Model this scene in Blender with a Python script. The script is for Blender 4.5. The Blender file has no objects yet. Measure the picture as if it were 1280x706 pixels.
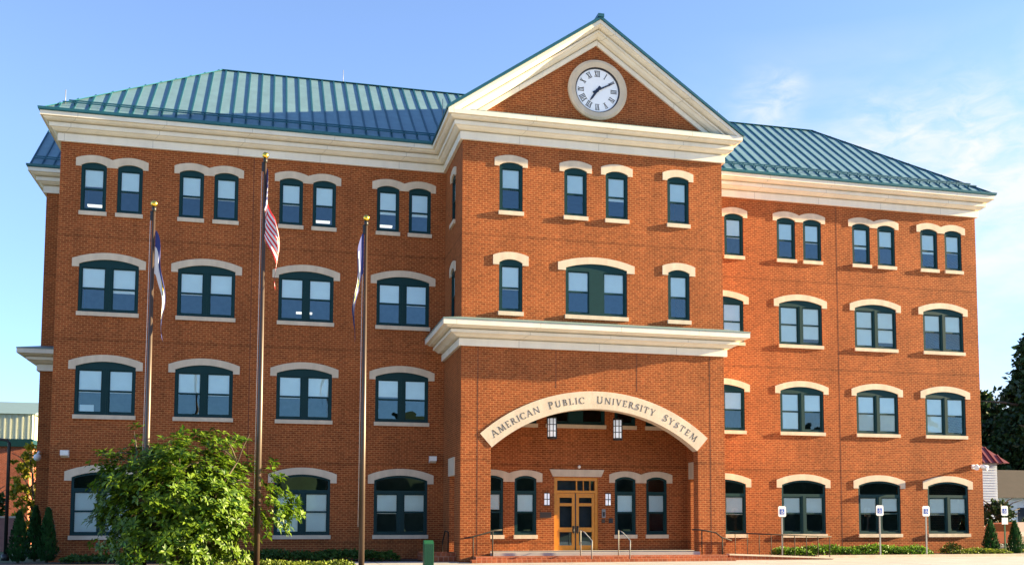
import bpy, bmesh, math, random
from mathutils import Vector, Matrix
R = math.radians
rnd = random.Random(7)
scene = bpy.context.scene
COL = scene.collection

# ------------------------------------------------------------ camera, sky, sun, exposure
cam = bpy.data.cameras.new("camera"); co = bpy.data.objects.new("camera", cam); COL.objects.link(co)
cam.sensor_fit = 'HORIZONTAL'; cam.sensor_width = 36.0; cam.lens = 1356.53/1280*36.0
cam.shift_x = -60.0/1280; cam.shift_y = 194.96/1280
cam.clip_start = 0.1; cam.clip_end = 3000
co.location = (8.546, -47.035, 1.45)
co.rotation_euler = (R(90)+0.07956, 0, -0.26070)
scene.camera = co

SUN = Vector((8.43, -0.85, 2.05)).normalized()
EL = math.asin(SUN.z); AZ = math.atan2(SUN.x, SUN.y)
w = bpy.data.worlds.new("World"); scene.world = w; w.use_nodes = True
nt = w.node_tree; nt.nodes.clear()
def N(nt, t, **k):
    n = nt.nodes.new(t)
    for a, v in k.items():
        if a == 'ins':
            for i, x in v.items(): n.inputs[i].default_value = x
        else: setattr(n, a, v)
    return n
def L(nt, a, b): nt.links.new(a, b)
sky = N(nt, 'ShaderNodeTexSky', sky_type='NISHITA', sun_disc=False, sun_elevation=EL, sun_rotation=AZ,
        altitude=150.0, air_density=0.85, dust_density=0.05, ozone_density=2.6)
hs = N(nt, 'ShaderNodeHueSaturation', ins={0: 0.508, 1: 0.98, 2: 0.92}); L(nt, sky.outputs[0], hs.inputs['Color'])
tc = N(nt, 'ShaderNodeTexCoord')
sep = N(nt, 'ShaderNodeSeparateXYZ'); L(nt, tc.outputs['Generated'], sep.inputs[0])
mp = N(nt, 'ShaderNodeMapping', ins={'Scale': (3.0, 3.0, 7.5), 'Location': (0.35, 0.2, 0.1)}); L(nt, tc.outputs['Generated'], mp.inputs[0])
no = N(nt, 'ShaderNodeTexNoise', ins={'Scale': 1.7, 'Detail': 9.0, 'Roughness': 0.56, 'Distortion': 0.25}); L(nt, mp.outputs[0], no.inputs['Vector'])
cr = N(nt, 'ShaderNodeMapRange', ins={1: 0.44, 2: 0.72, 3: 0.0, 4: 1.0}); L(nt, no.outputs[0], cr.inputs[0])
mx = N(nt, 'ShaderNodeMapRange', ins={1: 0.30, 2: 0.52, 3: 0.0, 4: 1.0}); L(nt, sep.outputs['X'], mx.inputs[0])
mz = N(nt, 'ShaderNodeMapRange', ins={1: 0.42, 2: 0.33, 3: 0.0, 4: 1.0}); L(nt, sep.outputs['Z'], mz.inputs[0])
m1 = N(nt, 'ShaderNodeMath', operation='MULTIPLY'); L(nt, mx.outputs[0], m1.inputs[0]); L(nt, mz.outputs[0], m1.inputs[1])
m2 = N(nt, 'ShaderNodeMath', operation='MULTIPLY'); L(nt, m1.outputs[0], m2.inputs[0]); L(nt, cr.outputs[0], m2.inputs[1])
# thin veil that whitens the sky towards the sunny side
m3 = N(nt, 'ShaderNodeMath', operation='MULTIPLY_ADD', ins={1: 0.14}); L(nt, m1.outputs[0], m3.inputs[0]); L(nt, m2.outputs[0], m3.inputs[2])
# three faint wisps of cloud on the right
wsum = m3.outputs[0]
wn = N(nt, 'ShaderNodeTexNoise', ins={'Scale': 9.0, 'Detail': 8.0, 'Roughness': 0.6, 'Distortion': 0.6}); L(nt, mp.outputs[0], wn.inputs['Vector'])
wr = N(nt, 'ShaderNodeMapRange', ins={1: 0.36, 2: 0.66, 3: 0.0, 4: 1.0}); L(nt, wn.outputs[0], wr.inputs[0])
for d_, r_, a_ in (((.407, .839, .361), .045, .55), ((.425, .825, .375), .025, .4), ((.500, .800, .333), .06, .6), ((.555, .765, .325), .075, .75), ((.60, .76, .27), .08, .6)):
    vd = N(nt, 'ShaderNodeVectorMath', operation='DISTANCE'); vd.inputs[1].default_value = d_; L(nt, tc.outputs['Generated'], vd.inputs[0])
    g_ = N(nt, 'ShaderNodeMapRange', interpolation_type='SMOOTHSTEP', ins={1: 0.0, 2: r_, 3: a_, 4: 0.0}); L(nt, vd.outputs['Value'], g_.inputs[0])
    p_ = N(nt, 'ShaderNodeMath', operation='MULTIPLY_ADD'); L(nt, g_.outputs[0], p_.inputs[0]); L(nt, wr.outputs[0], p_.inputs[1]); L(nt, wsum, p_.inputs[2]); wsum = p_.outputs[0]
m3 = N(nt, 'ShaderNodeMath', operation='MINIMUM', ins={1: 1.0}); L(nt, wsum, m3.inputs[0])
hz_ = N(nt, 'ShaderNodeMapRange', ins={1: 0.32, 2: 0.04, 3: 0.0, 4: 1.0}); L(nt, sep.outputs['Z'], hz_.inputs[0])
hm = N(nt, 'ShaderNodeMixRGB', blend_type='MULTIPLY', ins={2: (0.66, 0.76, 0.90, 1)}); L(nt, hz_.outputs[0], hm.inputs[0]); L(nt, hs.outputs[0], hm.inputs[1])
mix = N(nt, 'ShaderNodeMixRGB', ins={2: (2.15, 2.25, 2.4, 1)}); L(nt, m3.outputs[0], mix.inputs[0]); L(nt, hm.outputs[0], mix.inputs[1])
bg = N(nt, 'ShaderNodeBackground', ins={1: 0.074}); L(nt, mix.outputs[0], bg.inputs[0])
wo = N(nt, 'ShaderNodeOutputWorld'); L(nt, bg.outputs[0], wo.inputs[0])

sl = bpy.data.lights.new("sun", 'SUN'); sl.energy = 5.0; sl.angle = R(0.5); sl.color = (1.0, 0.79, 0.45)
so = bpy.data.objects.new("sun", sl); COL.objects.link(so)
so.rotation_euler = (-SUN).to_track_quat('-Z', 'Y').to_euler(); so.location = (60, -20, 40)

vs = scene.view_settings
scene.display_settings.display_device = 'sRGB'
vs.view_transform = 'Standard'; vs.look = 'None'; vs.gamma = 1.0; vs.use_curve_mapping = False
vs.exposure = 2.6
scene.render.engine = 'CYCLES'
scene.cycles.max_bounces = 8; scene.cycles.transparent_max_bounces = 12; scene.cycles.sample_clamp_indirect = 6

# ------------------------------------------------------------ materials
def mat(name, col=(0.5, 0.5, 0.5), rough=0.7, metal=0.0, var=0.0, vscale=3.0, spec=0.5, bump=0.0, bscale=20.0):
    m = bpy.data.materials.new(name); m.use_nodes = True; t = m.node_tree
    b = t.nodes['Principled BSDF']
    b.inputs['Base Color'].default_value = (*col, 1); b.inputs['Roughness'].default_value = rough
    b.inputs['Metallic'].default_value = metal; b.inputs['Specular IOR Level'].default_value = spec
    if var or bump:
        c = N(t, 'ShaderNodeTexCoord')
        n = N(t, 'ShaderNodeTexNoise', ins={'Scale': vscale, 'Detail': 6.0, 'Roughness': 0.6}); L(t, c.outputs['Object'], n.inputs['Vector'])
        if var:
            rp = N(t, 'ShaderNodeMapRange', ins={1: 0.25, 2: 0.75, 3: 1-var, 4: 1+var}); L(t, n.outputs[0], rp.inputs[0])
            h = N(t, 'ShaderNodeHueSaturation', ins={4: (*col, 1)}); L(t, rp.outputs[0], h.inputs[2]); L(t, h.outputs[0], b.inputs['Base Color'])
        if bump:
            n2 = N(t, 'ShaderNodeTexNoise', ins={'Scale': bscale, 'Detail': 4.0}); L(t, c.outputs['Object'], n2.inputs['Vector'])
            bp_ = N(t, 'ShaderNodeBump', ins={'Strength': bump, 'Distance': 0.02}); L(t, n2.outputs[0], bp_.inputs['Height']); L(t, bp_.outputs[0], b.inputs['Normal'])
    return m

def brick_mat(name, c1, c2, mortar, bw=0.225, rh=0.088, courses=()):
    m = bpy.data.materials.new(name); m.use_nodes = True; t = m.node_tree; b = t.nodes['Principled BSDF']
    b.inputs['Roughness'].default_value = 0.85; b.inputs['Specular IOR Level'].default_value = 0.2
    g = N(t, 'ShaderNodeNewGeometry'); s = N(t, 'ShaderNodeSeparateXYZ'); L(t, g.outputs['Position'], s.inputs[0])
    a = N(t, 'ShaderNodeMath', operation='ADD'); L(t, s.outputs[0], a.inputs[0]); L(t, s.outputs[1], a.inputs[1])
    c = N(t, 'ShaderNodeCombineXYZ'); L(t, a.outputs[0], c.inputs[0]); L(t, s.outputs[2], c.inputs[1])
    k = N(t, 'ShaderNodeTexBrick', ins={'Color1': (*c1, 1), 'Color2': (*c2, 1), 'Mortar': (*mortar, 1), 'Scale': 1.0,
          'Mortar Size': 0.014, 'Mortar Smooth': 0.2, 'Bias': -0.1, 'Brick Width': bw, 'Row Height': rh})
    L(t, c.outputs[0], k.inputs['Vector'])
    n = N(t, 'ShaderNodeTexNoise', ins={'Scale': 0.45, 'Detail': 7.0, 'Roughness': 0.65}); L(t, g.outputs['Position'], n.inputs['Vector'])
    rp = N(t, 'ShaderNodeMapRange', ins={1: 0.3, 2: 0.7, 3: 0.80, 4: 1.18}); L(t, n.outputs[0], rp.inputs[0])
    n2 = N(t, 'ShaderNodeTexNoise', ins={'Scale': 7.0, 'Detail': 3.0}); L(t, c.outputs[0], n2.inputs['Vector'])
    rp2 = N(t, 'ShaderNodeMapRange', ins={1: 0.3, 2: 0.7, 3: 0.80, 4: 1.20}); L(t, n2.outputs[0], rp2.inputs[0])
    mu = N(t, 'ShaderNodeMath', operation='MULTIPLY'); L(t, rp.outputs[0], mu.inputs[0]); L(t, rp2.outputs[0], mu.inputs[1])
    mps = N(t, 'ShaderNodeMapping', ins={'Scale': (1.6, 0.12, 1.0)}); L(t, c.outputs[0], mps.inputs[0])
    n3 = N(t, 'ShaderNodeTexNoise', ins={'Scale': 1.0, 'Detail': 4.0}); L(t, mps.outputs[0], n3.inputs['Vector'])
    rp3 = N(t, 'ShaderNodeMapRange', ins={1: 0.3, 2: 0.7, 3: 0.90, 4: 1.08}); L(t, n3.outputs[0], rp3.inputs[0])
    mu2 = N(t, 'ShaderNodeMath', operation='MULTIPLY'); L(t, mu.outputs[0], mu2.inputs[0]); L(t, rp3.outputs[0], mu2.inputs[1])
    val = mu2.outputs[0]
    for zc in courses:            # courses darkened in colour only, running round the building
        d = N(t, 'ShaderNodeMath', operation='COMPARE', ins={1: zc, 2: 0.055}); L(t, s.outputs[2], d.inputs[0])
        q = N(t, 'ShaderNodeMath', operation='MULTIPLY_ADD', ins={1: -0.22, 2: 1.0}); L(t, d.outputs[0], q.inputs[0])
        q2 = N(t, 'ShaderNodeMath', operation='MULTIPLY'); L(t, val, q2.inputs[0]); L(t, q.outputs[0], q2.inputs[1]); val = q2.outputs[0]
    h = N(t, 'ShaderNodeHueSaturation'); L(t, k.outputs[0], h.inputs['Color']); L(t, val, h.inputs[2])
    L(t, h.outputs[0], b.inputs['Base Color'])
    bu = N(t, 'ShaderNodeBump', ins={'Strength': 0.25, 'Distance': 0.006}); bu.invert = True
    L(t, k.outputs[1], bu.inputs['Height']); L(t, bu.outputs[0], b.inputs['Normal'])
    return m

def glass_mat(name, fac=0.2, tint=(0.80, 0.93, 0.93), rough=0.0):
    m = bpy.data.materials.new(name); m.use_nodes = True; t = m.node_tree; t.nodes.remove(t.nodes['Principled BSDF'])
    o = t.nodes['Material Output']
    g = N(t, 'ShaderNodeBsdfGlossy', ins={0: (0.62, 0.88, 1.0, 1), 1: rough}); tr = N(t, 'ShaderNodeBsdfTransparent', ins={0: (*tint, 1)})
    x = N(t, 'ShaderNodeMixShader'); lw = N(t, 'ShaderNodeFresnel', ins={0: 1.5})
    ad = N(t, 'ShaderNodeMath', operation='ADD', ins={1: fac}); ad.use_clamp = True
    L(t, lw.outputs[0], ad.inputs[0]); L(t, ad.outputs[0], x.inputs[0])
    c = N(t, 'ShaderNodeTexCoord'); n = N(t, 'ShaderNodeTexNoise', ins={'Scale': 1.2, 'Detail': 1.0}); L(t, c.outputs['Object'], n.inputs['Vector'])
    bu = N(t, 'ShaderNodeBump', ins={'Strength': 0.22, 'Distance': 0.02}); L(t, n.outputs[0], bu.inputs['Height']); L(t, bu.outputs[0], g.inputs['Normal'])
    L(t, tr.outputs[0], x.inputs[1]); L(t, g.outputs[0], x.inputs[2]); L(t, x.outputs[0], o.inputs[0])
    return m

def leaf_mat(name, c1, c2, trans=0.35, rough=0.5):
    m = bpy.data.materials.new(name); m.use_nodes = True; t = m.node_tree; b = t.nodes['Principled BSDF']; o = t.nodes['Material Output']
    g = N(t, 'ShaderNodeNewGeometry')
    r = N(t, 'ShaderNodeValToRGB'); r.color_ramp.elements[0].color = (*c1, 1); r.color_ramp.elements[1].color = (*c2, 1)
    L(t, g.outputs['Random Per Island'], r.inputs[0]); L(t, r.outputs[0], b.inputs['Base Color'])
    b.inputs['Roughness'].default_value = rough; b.inputs['Specular IOR Level'].default_value = 0.35
    tl = N(t, 'ShaderNodeBsdfTranslucent'); L(t, r.outputs[0], tl.inputs[0])
    x = N(t, 'ShaderNodeMixShader', ins={0: trans}); L(t, b.outputs[0], x.inputs[1]); L(t, tl.outputs[0], x.inputs[2]); L(t, x.outputs[0], o.inputs[0])
    return m

def emis(name, col, s):
    m = bpy.data.materials.new(name); m.use_nodes = True; b = m.node_tree.nodes['Principled BSDF']
    b.inputs['Base Color'].default_value = (*col, 1); b.inputs['Emission Color'].default_value = (*col, 1); b.inputs['Emission Strength'].default_value = s
    return m

M = {}
M['brick'] = brick_mat('red_brick', (0.300, 0.071, 0.019), (0.193, 0.043, 0.011), (0.41, 0.165, 0.058), courses=(8.95, 4.05, 0.72, 13.2))
M['brick_step'] = brick_mat('step_brick', (0.36, 0.10, 0.04), (0.28, 0.07, 0.03), (0.4, 0.2, 0.12), bw=0.2, rh=0.2)
M['stone'] = mat('cast_stone', (0.66, 0.54, 0.40), 0.8, var=0.10, vscale=2.0, bump=0.1)
M['trim'] = mat('cream_trim', (0.80, 0.73, 0.60), 0.6, var=0.09, vscale=0.9, bump=0.1)
M['roof'] = mat('teal_metal_roof', (0.15, 0.262, 0.305), 0.45, metal=0.1, var=0.10, vscale=0.8)
M['seam'] = mat('teal_metal_seam', (0.010, 0.085, 0.12), 0.4, metal=0.2, var=0.1)
M['hip'] = mat('hip_cap_metal', (0.02, 0.10, 0.13), 0.9, var=0.1, spec=0.05)
M['gutter'] = mat('teal_gutter', (0.016, 0.12, 0.16), 0.4, metal=0.1, var=0.08)
M['frame'] = mat('dark_teal_frame', (0.004, 0.034, 0.037), 0.5, var=0.1, spec=0.2)
M['glass'] = glass_mat('window_glass', 0.09, (0.92, 0.99, 0.99))
M['dglass'] = glass_mat('door_glass', 0.05, (0.55, 0.6, 0.65))
M['blind'] = mat('roller_blind', (0.90, 0.91, 0.87), 0.8, var=0.04, vscale=2.0)
M['room'] = mat('dim_room', (0.16, 0.16, 0.17), 0.9, var=0.2)
M['lamp'] = emis('ceiling_lamp', (1.0, 0.93, 0.8), 0.22)
M['oak'] = mat('varnished_oak', (0.60, 0.24, 0.016), 0.35, var=0.15, vscale=6.0)
M['black'] = mat('black_metal', (0.015, 0.015, 0.016), 0.45, var=0.1)
M['bronze'] = mat('bronze_metal', (0.06, 0.038, 0.025), 0.42, metal=0.2, var=0.1)
M['rail'] = mat('dark_rail_paint', (0.028, 0.024, 0.02), 0.7, var=0.1, spec=0.2)
M['steel'] = mat('brushed_steel', (0.24, 0.25, 0.25), 0.55, metal=0.3, var=0.05)
M['gold'] = mat('gold_leaf', (0.85, 0.55, 0.08), 0.25, metal=1.0, var=0.05)
M['concrete'] = mat('pale_concrete', (0.37, 0.345, 0.32), 0.85, var=0.16, vscale=0.7, bump=0.15)
M['paving'] = mat('jointed_concrete', (0.355, 0.345, 0.335), 0.85, var=0.16, vscale=0.7)
def weather(m, pitch=0.0, amt=0.14):
    """rain streaks and, where pitch is given, butt joints between lengths of trim"""
    t = m.node_tree; b = t.nodes['Principled BSDF']; src = b.inputs['Base Color'].links[0].from_socket
    g = N(t, 'ShaderNodeNewGeometry'); s_ = N(t, 'ShaderNodeSeparateXYZ'); L(t, g.outputs['Position'], s_.inputs[0])
    mp_ = N(t, 'ShaderNodeMapping', ins={'Scale': (3.0, 3.0, 0.35)}); L(t, g.outputs['Position'], mp_.inputs[0])
    n = N(t, 'ShaderNodeTexNoise', ins={'Scale': 1.0, 'Detail': 6.0, 'Roughness': 0.65}); L(t, mp_.outputs[0], n.inputs['Vector'])
    r = N(t, 'ShaderNodeMapRange', ins={1: 0.35, 2: 0.7, 3: 1.0, 4: 1.0-amt}); L(t, n.outputs[0], r.inputs[0]); v = r.outputs[0]
    if pitch:
        a = N(t, 'ShaderNodeMath', operation='ADD'); L(t, s_.outputs[0], a.inputs[0]); L(t, s_.outputs[1], a.inputs[1])
        q = N(t, 'ShaderNodeMath', operation='DIVIDE', ins={1: pitch}); L(t, a.outputs[0], q.inputs[0])
        f = N(t, 'ShaderNodeMath', operation='FRACT'); L(t, q.outputs[0], f.inputs[0])
        c = N(t, 'ShaderNodeMath', operation='LESS_THAN', ins={1: 0.022/pitch}); L(t, f.outputs[0], c.inputs[0])
        k = N(t, 'ShaderNodeMath', operation='MULTIPLY_ADD', ins={1: -0.35, 2: 1.0}); L(t, c.outputs[0], k.inputs[0])
        u = N(t, 'ShaderNodeMath', operation='MULTIPLY'); L(t, v, u.inputs[0]); L(t, k.outputs[0], u.inputs[1]); v = u.outputs[0]
    x = N(t, 'ShaderNodeMixRGB', blend_type='MULTIPLY', ins={0: 1.0}); L(t, src, x.inputs[1]); L(t, v, x.inputs[2]); L(t, x.outputs[0], b.inputs['Base Color'])
weather(M['trim'], 3.4, 0.07); weather(M['stone'], 0.0, 0.18); weather(M['roof'], 0.0, 0.16)
def joints(m, sx, sy):
    t = m.node_tree; b = t.nodes['Principled BSDF']; src = b.inputs['Base Color'].links[0].from_socket
    g = N(t, 'ShaderNodeNewGeometry')
    k = N(t, 'ShaderNodeTexBrick', ins={'Color1': (1, 1, 1, 1), 'Color2': (.9, .9, .9, 1), 'Mortar': (.35, .34, .33, 1), 'Scale': 1.0, 'Mortar Size': 0.02, 'Brick Width': sx, 'Row Height': sy}, offset=0.0)
    L(t, g.outputs['Position'], k.inputs['Vector'])
    x = N(t, 'ShaderNodeMixRGB', blend_type='MULTIPLY', ins={0: 1.0}); L(t, src, x.inputs[1]); L(t, k.outputs[0], x.inputs[2]); L(t, x.outputs[0], b.inputs['Base Color'])
joints(M['paving'], 1.8, 1.8)
M['grass'] = mat('lawn_ground', (0.05, 0.085, 0.02), 0.95, var=0.3, vscale=0.5)
M['mulch'] = mat('bark_mulch', (0.045, 0.028, 0.018), 0.95, var=0.4, vscale=8.0, bump=0.8)
M['white'] = mat('white_paint', (0.8, 0.8, 0.78), 0.5, var=0.03)
M['face'] = mat('clock_white', (0.93, 0.94, 0.96), 0.4, var=0.02)
M['ink'] = mat('dark_lettering', (0.03, 0.026, 0.022), 0.6, var=0.05)
M['navy'] = mat('navy_hand', (0.01, 0.015, 0.04), 0.4, var=0.05)
M['bark'] = mat('tree_bark', (0.10, 0.075, 0.05), 0.9, var=0.3, vscale=6.0, bump=0.5)
M['leaf'] = leaf_mat('broad_leaf', (0.020, 0.072, 0.008), (0.16, 0.25, 0.014), 0.38, 0.45)
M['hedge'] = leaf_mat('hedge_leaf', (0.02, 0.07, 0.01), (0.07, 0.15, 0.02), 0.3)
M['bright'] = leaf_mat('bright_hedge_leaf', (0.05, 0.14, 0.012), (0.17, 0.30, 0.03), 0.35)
M['ivy'] = leaf_mat('lime_hedge_leaf', (0.09, 0.15, 0.015), (0.22, 0.26, 0.03), 0.3)
M['thuja'] = leaf_mat('conifer_leaf', (0.008, 0.045, 0.012), (0.02, 0.085, 0.018), 0.2)
M['yleaf'] = leaf_mat('yellow_leaf', (0.14, 0.20, 0.02), (0.50, 0.40, 0.03), 0.5)
M['dleaf'] = leaf_mat('dark_leaf', (0.010, 0.030, 0.008), (0.035, 0.075, 0.018), 0.2)
M['green'] = mat('green_paint', (0.006, 0.085, 0.035), 0.45, var=0.12)
M['blue'] = mat('sign_blue', (0.02, 0.10, 0.45), 0.5, var=0.02)
M['siding'] = mat('metal_siding', (0.56, 0.58, 0.44), 0.6, var=0.05)
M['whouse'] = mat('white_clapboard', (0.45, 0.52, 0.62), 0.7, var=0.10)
M['rroof'] = mat('red_metal_roof', (0.13, 0.02, 0.024), 0.55, var=0.2, vscale=1.0)
M['broof'] = mat('brown_shingle', (0.02, 0.013, 0.012), 0.9, var=0.3, vscale=2.0)
M['dwin'] = mat('dark_window', (0.02, 0.03, 0.05), 0.1)
M['silver'] = mat('silver_car_paint', (0.55, 0.56, 0.58), 0.25, metal=0.4, var=0.02)
M['tan'] = mat('tan_car_paint', (0.35, 0.27, 0.22), 0.3, metal=0.2, var=0.02)
M['tyre'] = mat('black_rubber', (0.02, 0.02, 0.02), 0.8, var=0.1)
M['asphalt'] = mat('asphalt', (0.05, 0.05, 0.052), 0.9, var=0.2, vscale=3.0, bump=0.2)
M['fr'] = mat('flag_red', (0.50, 0.015, 0.025), 0.8, var=0.05)
M['fw'] = mat('flag_white', (0.58, 0.58, 0.60), 0.8, var=0.03)
M['fb'] = mat('flag_blue', (0.018, 0.03, 0.15), 0.8, var=0.05)
M['fy'] = mat('flag_gold', (0.65, 0.42, 0.04), 0.8, var=0.05)
M['fg'] = mat('flag_green', (0.05, 0.17, 0.06), 0.8, var=0.05)
M['lens'] = emis('frosted_lamp_glass', (0.80, 0.84, 0.90), 0.07)
M['reflection_hills'] = mat('reflection_hill', (0.03, 0.05, 0.02), 0.95, var=0.4, vscale=0.2)
M['cap'] = mat('grey_green_flashing', (0.16, 0.24, 0.23), 0.5, var=0.08)

# ------------------------------------------------------------ helpers
LOC = {}
def link(o, parent=None):
    COL.objects.link(o)
    if parent is not None: o.parent = parent
    return o
def thing(name, label, cat, loc=(0, 0, 0), group=None, rz=0.0):
    o = bpy.data.objects.new(name, None); o.location = loc; o.rotation_euler = (0, 0, rz)
    o.empty_display_size = 0.3; link(o)
    tag(o, label, cat, group); LOC[o.name] = Vector(loc)
    return o
def tag(o, label=None, cat=None, group=None, kind=None):
    if label: o['label'] = label
    if cat: o['category'] = cat
    if group: o['group'] = group
    if kind: o['kind'] = kind
    return o
def origin_of(p):
    v = Vector((0, 0, 0))
    while p is not None:
        v = v + Vector(p.location); p = p.parent
    return v

class MB:
    """collects shapes (world coordinates) and links them as ONE mesh object"""
    def __init__(s): s.v = []; s.f = []; s.m = []; s.sm = []; s.cur = 0; s.smooth = False
    def face(s, idx): s.f.append(idx); s.m.append(s.cur); s.sm.append(s.smooth)
    def poly(s, pts):
        n = len(s.v); s.v += [tuple(p) for p in pts]; s.face(list(range(n, n+len(pts))))
    def box(s, x0, x1, y0, y1, z0, z1):
        n = len(s.v)
        s.v += [(x, y, z) for z in (z0, z1) for y in (y0, y1) for x in (x0, x1)]
        for q in ((0, 2, 3, 1), (4, 5, 7, 6), (0, 1, 5, 4), (1, 3, 7, 5), (3, 2, 6, 7), (2, 0, 4, 6)): s.face([n+i for i in q])
    def bar(s, a, b, w_, h_):       # box-section bar from a to b
        a = Vector(a); b = Vector(b); d = (b-a).normalized()
        up = Vector((0, 0, 1)) if abs(d.z) < 0.95 else Vector((0, 1, 0))
        x = d.cross(up).normalized(); y = x.cross(d)
        n = len(s.v)
        for p in (a, b):
            for i, j in ((-1, -1), (1, -1), (1, 1), (-1, 1)): s.v.append(tuple(p+x*i*w_/2+y*j*h_/2))
        for q in ((0, 1, 2, 3), (7, 6, 5, 4), (0, 4, 5, 1), (1, 5, 6, 2), (2, 6, 7, 3), (3, 7, 4, 0)): s.face([n+i for i in q])
    def tube(s, pts, radii, n=10, cap=True):
        pts = [Vector(p) for p in pts]
        if not hasattr(radii, '__len__'): radii = [radii]*len(pts)
        base = len(s.v); old = s.smooth
        for i, p in enumerate(pts):
            d = (pts[min(i+1, len(pts)-1)]-pts[max(i-1, 0)]).normalized()
            up = Vector((0, 0, 1)) if abs(d.z) < 0.9 else Vector((1, 0, 0))
            x = d.cross(up).normalized(); y = x.cross(d)
            for k in range(n):
                a = 2*math.pi*k/n; s.v.append(tuple(p+(x*math.cos(a)+y*math.sin(a))*radii[i]))
        s.smooth = True
        for i in range(len(pts)-1):
            for k in range(n):
                a = base+i*n+k; b = base+i*n+(k+1) % n
                s.face([a, b, b+n, a+n])
        s.smooth = False
        if cap:
            s.face([base+k for k in range(n)][::-1]); s.face([base+(len(pts)-1)*n+k for k in range(n)])
        s.smooth = old
    def ball(s, c, r, n=12, sz=1.0):
        zs = [math.pi*i/8 for i in range(9)]
        s.tube([(c[0], c[1], c[2]-r*sz*math.cos(a)) for a in zs], [max(r*math.sin(a), 1e-4) for a in zs], n, False)
    def prism(s, pts2, fmap, d):    # convex-ish polygon extruded by depth d along w
        n = len(s.v); k = len(pts2)
        s.v += [tuple(fmap(u, v, 0)) for u, v in pts2]+[tuple(fmap(u, v, d)) for u, v in pts2]
        s.face([n+i for i in range(k)]); s.face([n+k+i for i in range(k)][::-1])
        for i in range(k): s.face([n+i, n+k+i, n+k+(i+1) % k, n+(i+1) % k])
    def plate(s, outer, holes, fmap, thick):    # outline with holes, filled and extruded
        cu = bpy.data.curves.new('tmp', 'CURVE'); cu.dimensions = '2D'; cu.fill_mode = 'BOTH'; cu.extrude = thick/2
        for pl in [outer]+list(holes):
            sp = cu.splines.new('POLY'); sp.points.add(len(pl)-1); sp.use_cyclic_u = True
            for p, q in zip(sp.points, pl): p.co = (q[0], q[1], 0, 1)
        ob = bpy.data.objects.new('tmp', cu); COL.objects.link(ob)
        me = bpy.data.meshes.new_from_object(ob.evaluated_get(bpy.context.evaluated_depsgraph_get()))
        n = len(s.v)
        s.v += [tuple(fmap(v.co.x, v.co.y, v.co.z+thick/2)) for v in me.vertices]
        for p in me.polygons: s.face([n+i for i in p.vertices])
        bpy.data.objects.remove(ob); bpy.data.curves.remove(cu); bpy.data.meshes.remove(me)
    def mesh(s, name, mats, off=Vector((0, 0, 0)), fixn=True):
        me = bpy.data.meshes.new(name)
        me.from_pydata([(v[0]-off[0], v[1]-off[1], v[2]-off[2]) for v in s.v], [], s.f)
        for m_ in (mats if isinstance(mats, (list, tuple)) else [mats]): me.materials.append(m_)
        me.polygons.foreach_set('material_index', s.m); me.polygons.foreach_set('use_smooth', s.sm)
        if fixn:
            bm = bmesh.new(); bm.from_mesh(me); bmesh.ops.remove_doubles(bm, verts=bm.verts, dist=1e-5)
            bmesh.ops.recalc_face_normals(bm, faces=bm.faces); bm.to_mesh(me); bm.free()
        me.update(); return me
    def build(s, name, mats, parent=None, fixn=True, origin=None):
        o0 = origin_of(parent) if parent is not None else Vector(origin or (0, 0, 0))
        o = bpy.data.objects.new(name, s.mesh(name, mats, o0, fixn))
        if parent is None: o.location = o0
        return link(o, parent)

FRONT = lambda y0: (lambda u, v, w_: (u, y0+w_, v))
def offset_path(path, p):
    out = []
    for i, a in enumerate(path):
        ds = []
        if i > 0: ds.append((Vector(a)-Vector(path[i-1])).normalized())
        if i < len(path)-1: ds.append((Vector(path[i+1])-Vector(a)).normalized())
        ns = [Vector((d.y, -d.x)) for d in ds]
        q = Vector(a)
        if len(ns) == 1: q = q+ns[0]*p
        else:
            b = (ns[0]+ns[1]); q = q+b*(p/ (1+ns[0].dot(ns[1])))
        out.append(q)
    return out
def sweep(mb, path, prof):
    rows = []
    for p, z in prof:
        n = len(mb.v); pts = offset_path(path, p)
        mb.v += [(q.x, q.y, z) for q in pts]; rows.append(n)
    k = len(path)
    for i in range(len(prof)):
        a, b = rows[i], rows[(i+1) % len(prof)]
        for j in range(k-1): mb.face([a+j, a+j+1, b+j+1, b+j])
    mb.face([r for r in rows]); mb.face([r+k-1 for r in rows][::-1])
def arc(cx, hw, zc, zk, n=10, rev=False):
    """points along a segmental arch from (cx-hw,zc) over crown zk to (cx+hw,zc)"""
    rise = zk-zc; r = (hw*hw+rise*rise)/(2*rise); c0 = zk-r; a = math.asin(hw/r)
    pts = [(cx+r*math.sin(-a+2*a*i/n), c0+r*math.cos(-a+2*a*i/n)) for i in range(n+1)]
    return pts[::-1] if rev else pts

def leaves(mb, pts, size, flat=0.0, aspect=0.5, rg=rnd):
    """one folded leaf (two quads) at each point"""
    for p in pts:
        s_ = size*rg.uniform(0.65, 1.3)
        d = Vector((rg.gauss(0, 1), rg.gauss(0, 1), rg.gauss(0, 1)*(1-flat)-0.15)).normalized()
        n = Vector((rg.gauss(0, 1), rg.gauss(0, 1), rg.gauss(0, 1)+flat*1.6)).normalized()
        x = d.cross(n)
        if x.length < 1e-3: continue
        x.normalize(); n = x.cross(d)
        p = Vector(p); w_ = s_*aspect*0.5; k = len(mb.v)
        mb.v += [tuple(p), tuple(p+d*s_*0.45+x*w_-n*w_*0.35), tuple(p+d*s_-n*s_*0.15), tuple(p+d*s_*0.45-x*w_-n*w_*0.35), tuple(p+d*s_*0.5)]
        mb.face([k, k+1, k+2, k+4]); mb.face([k, k+4, k+2, k+3])

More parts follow.
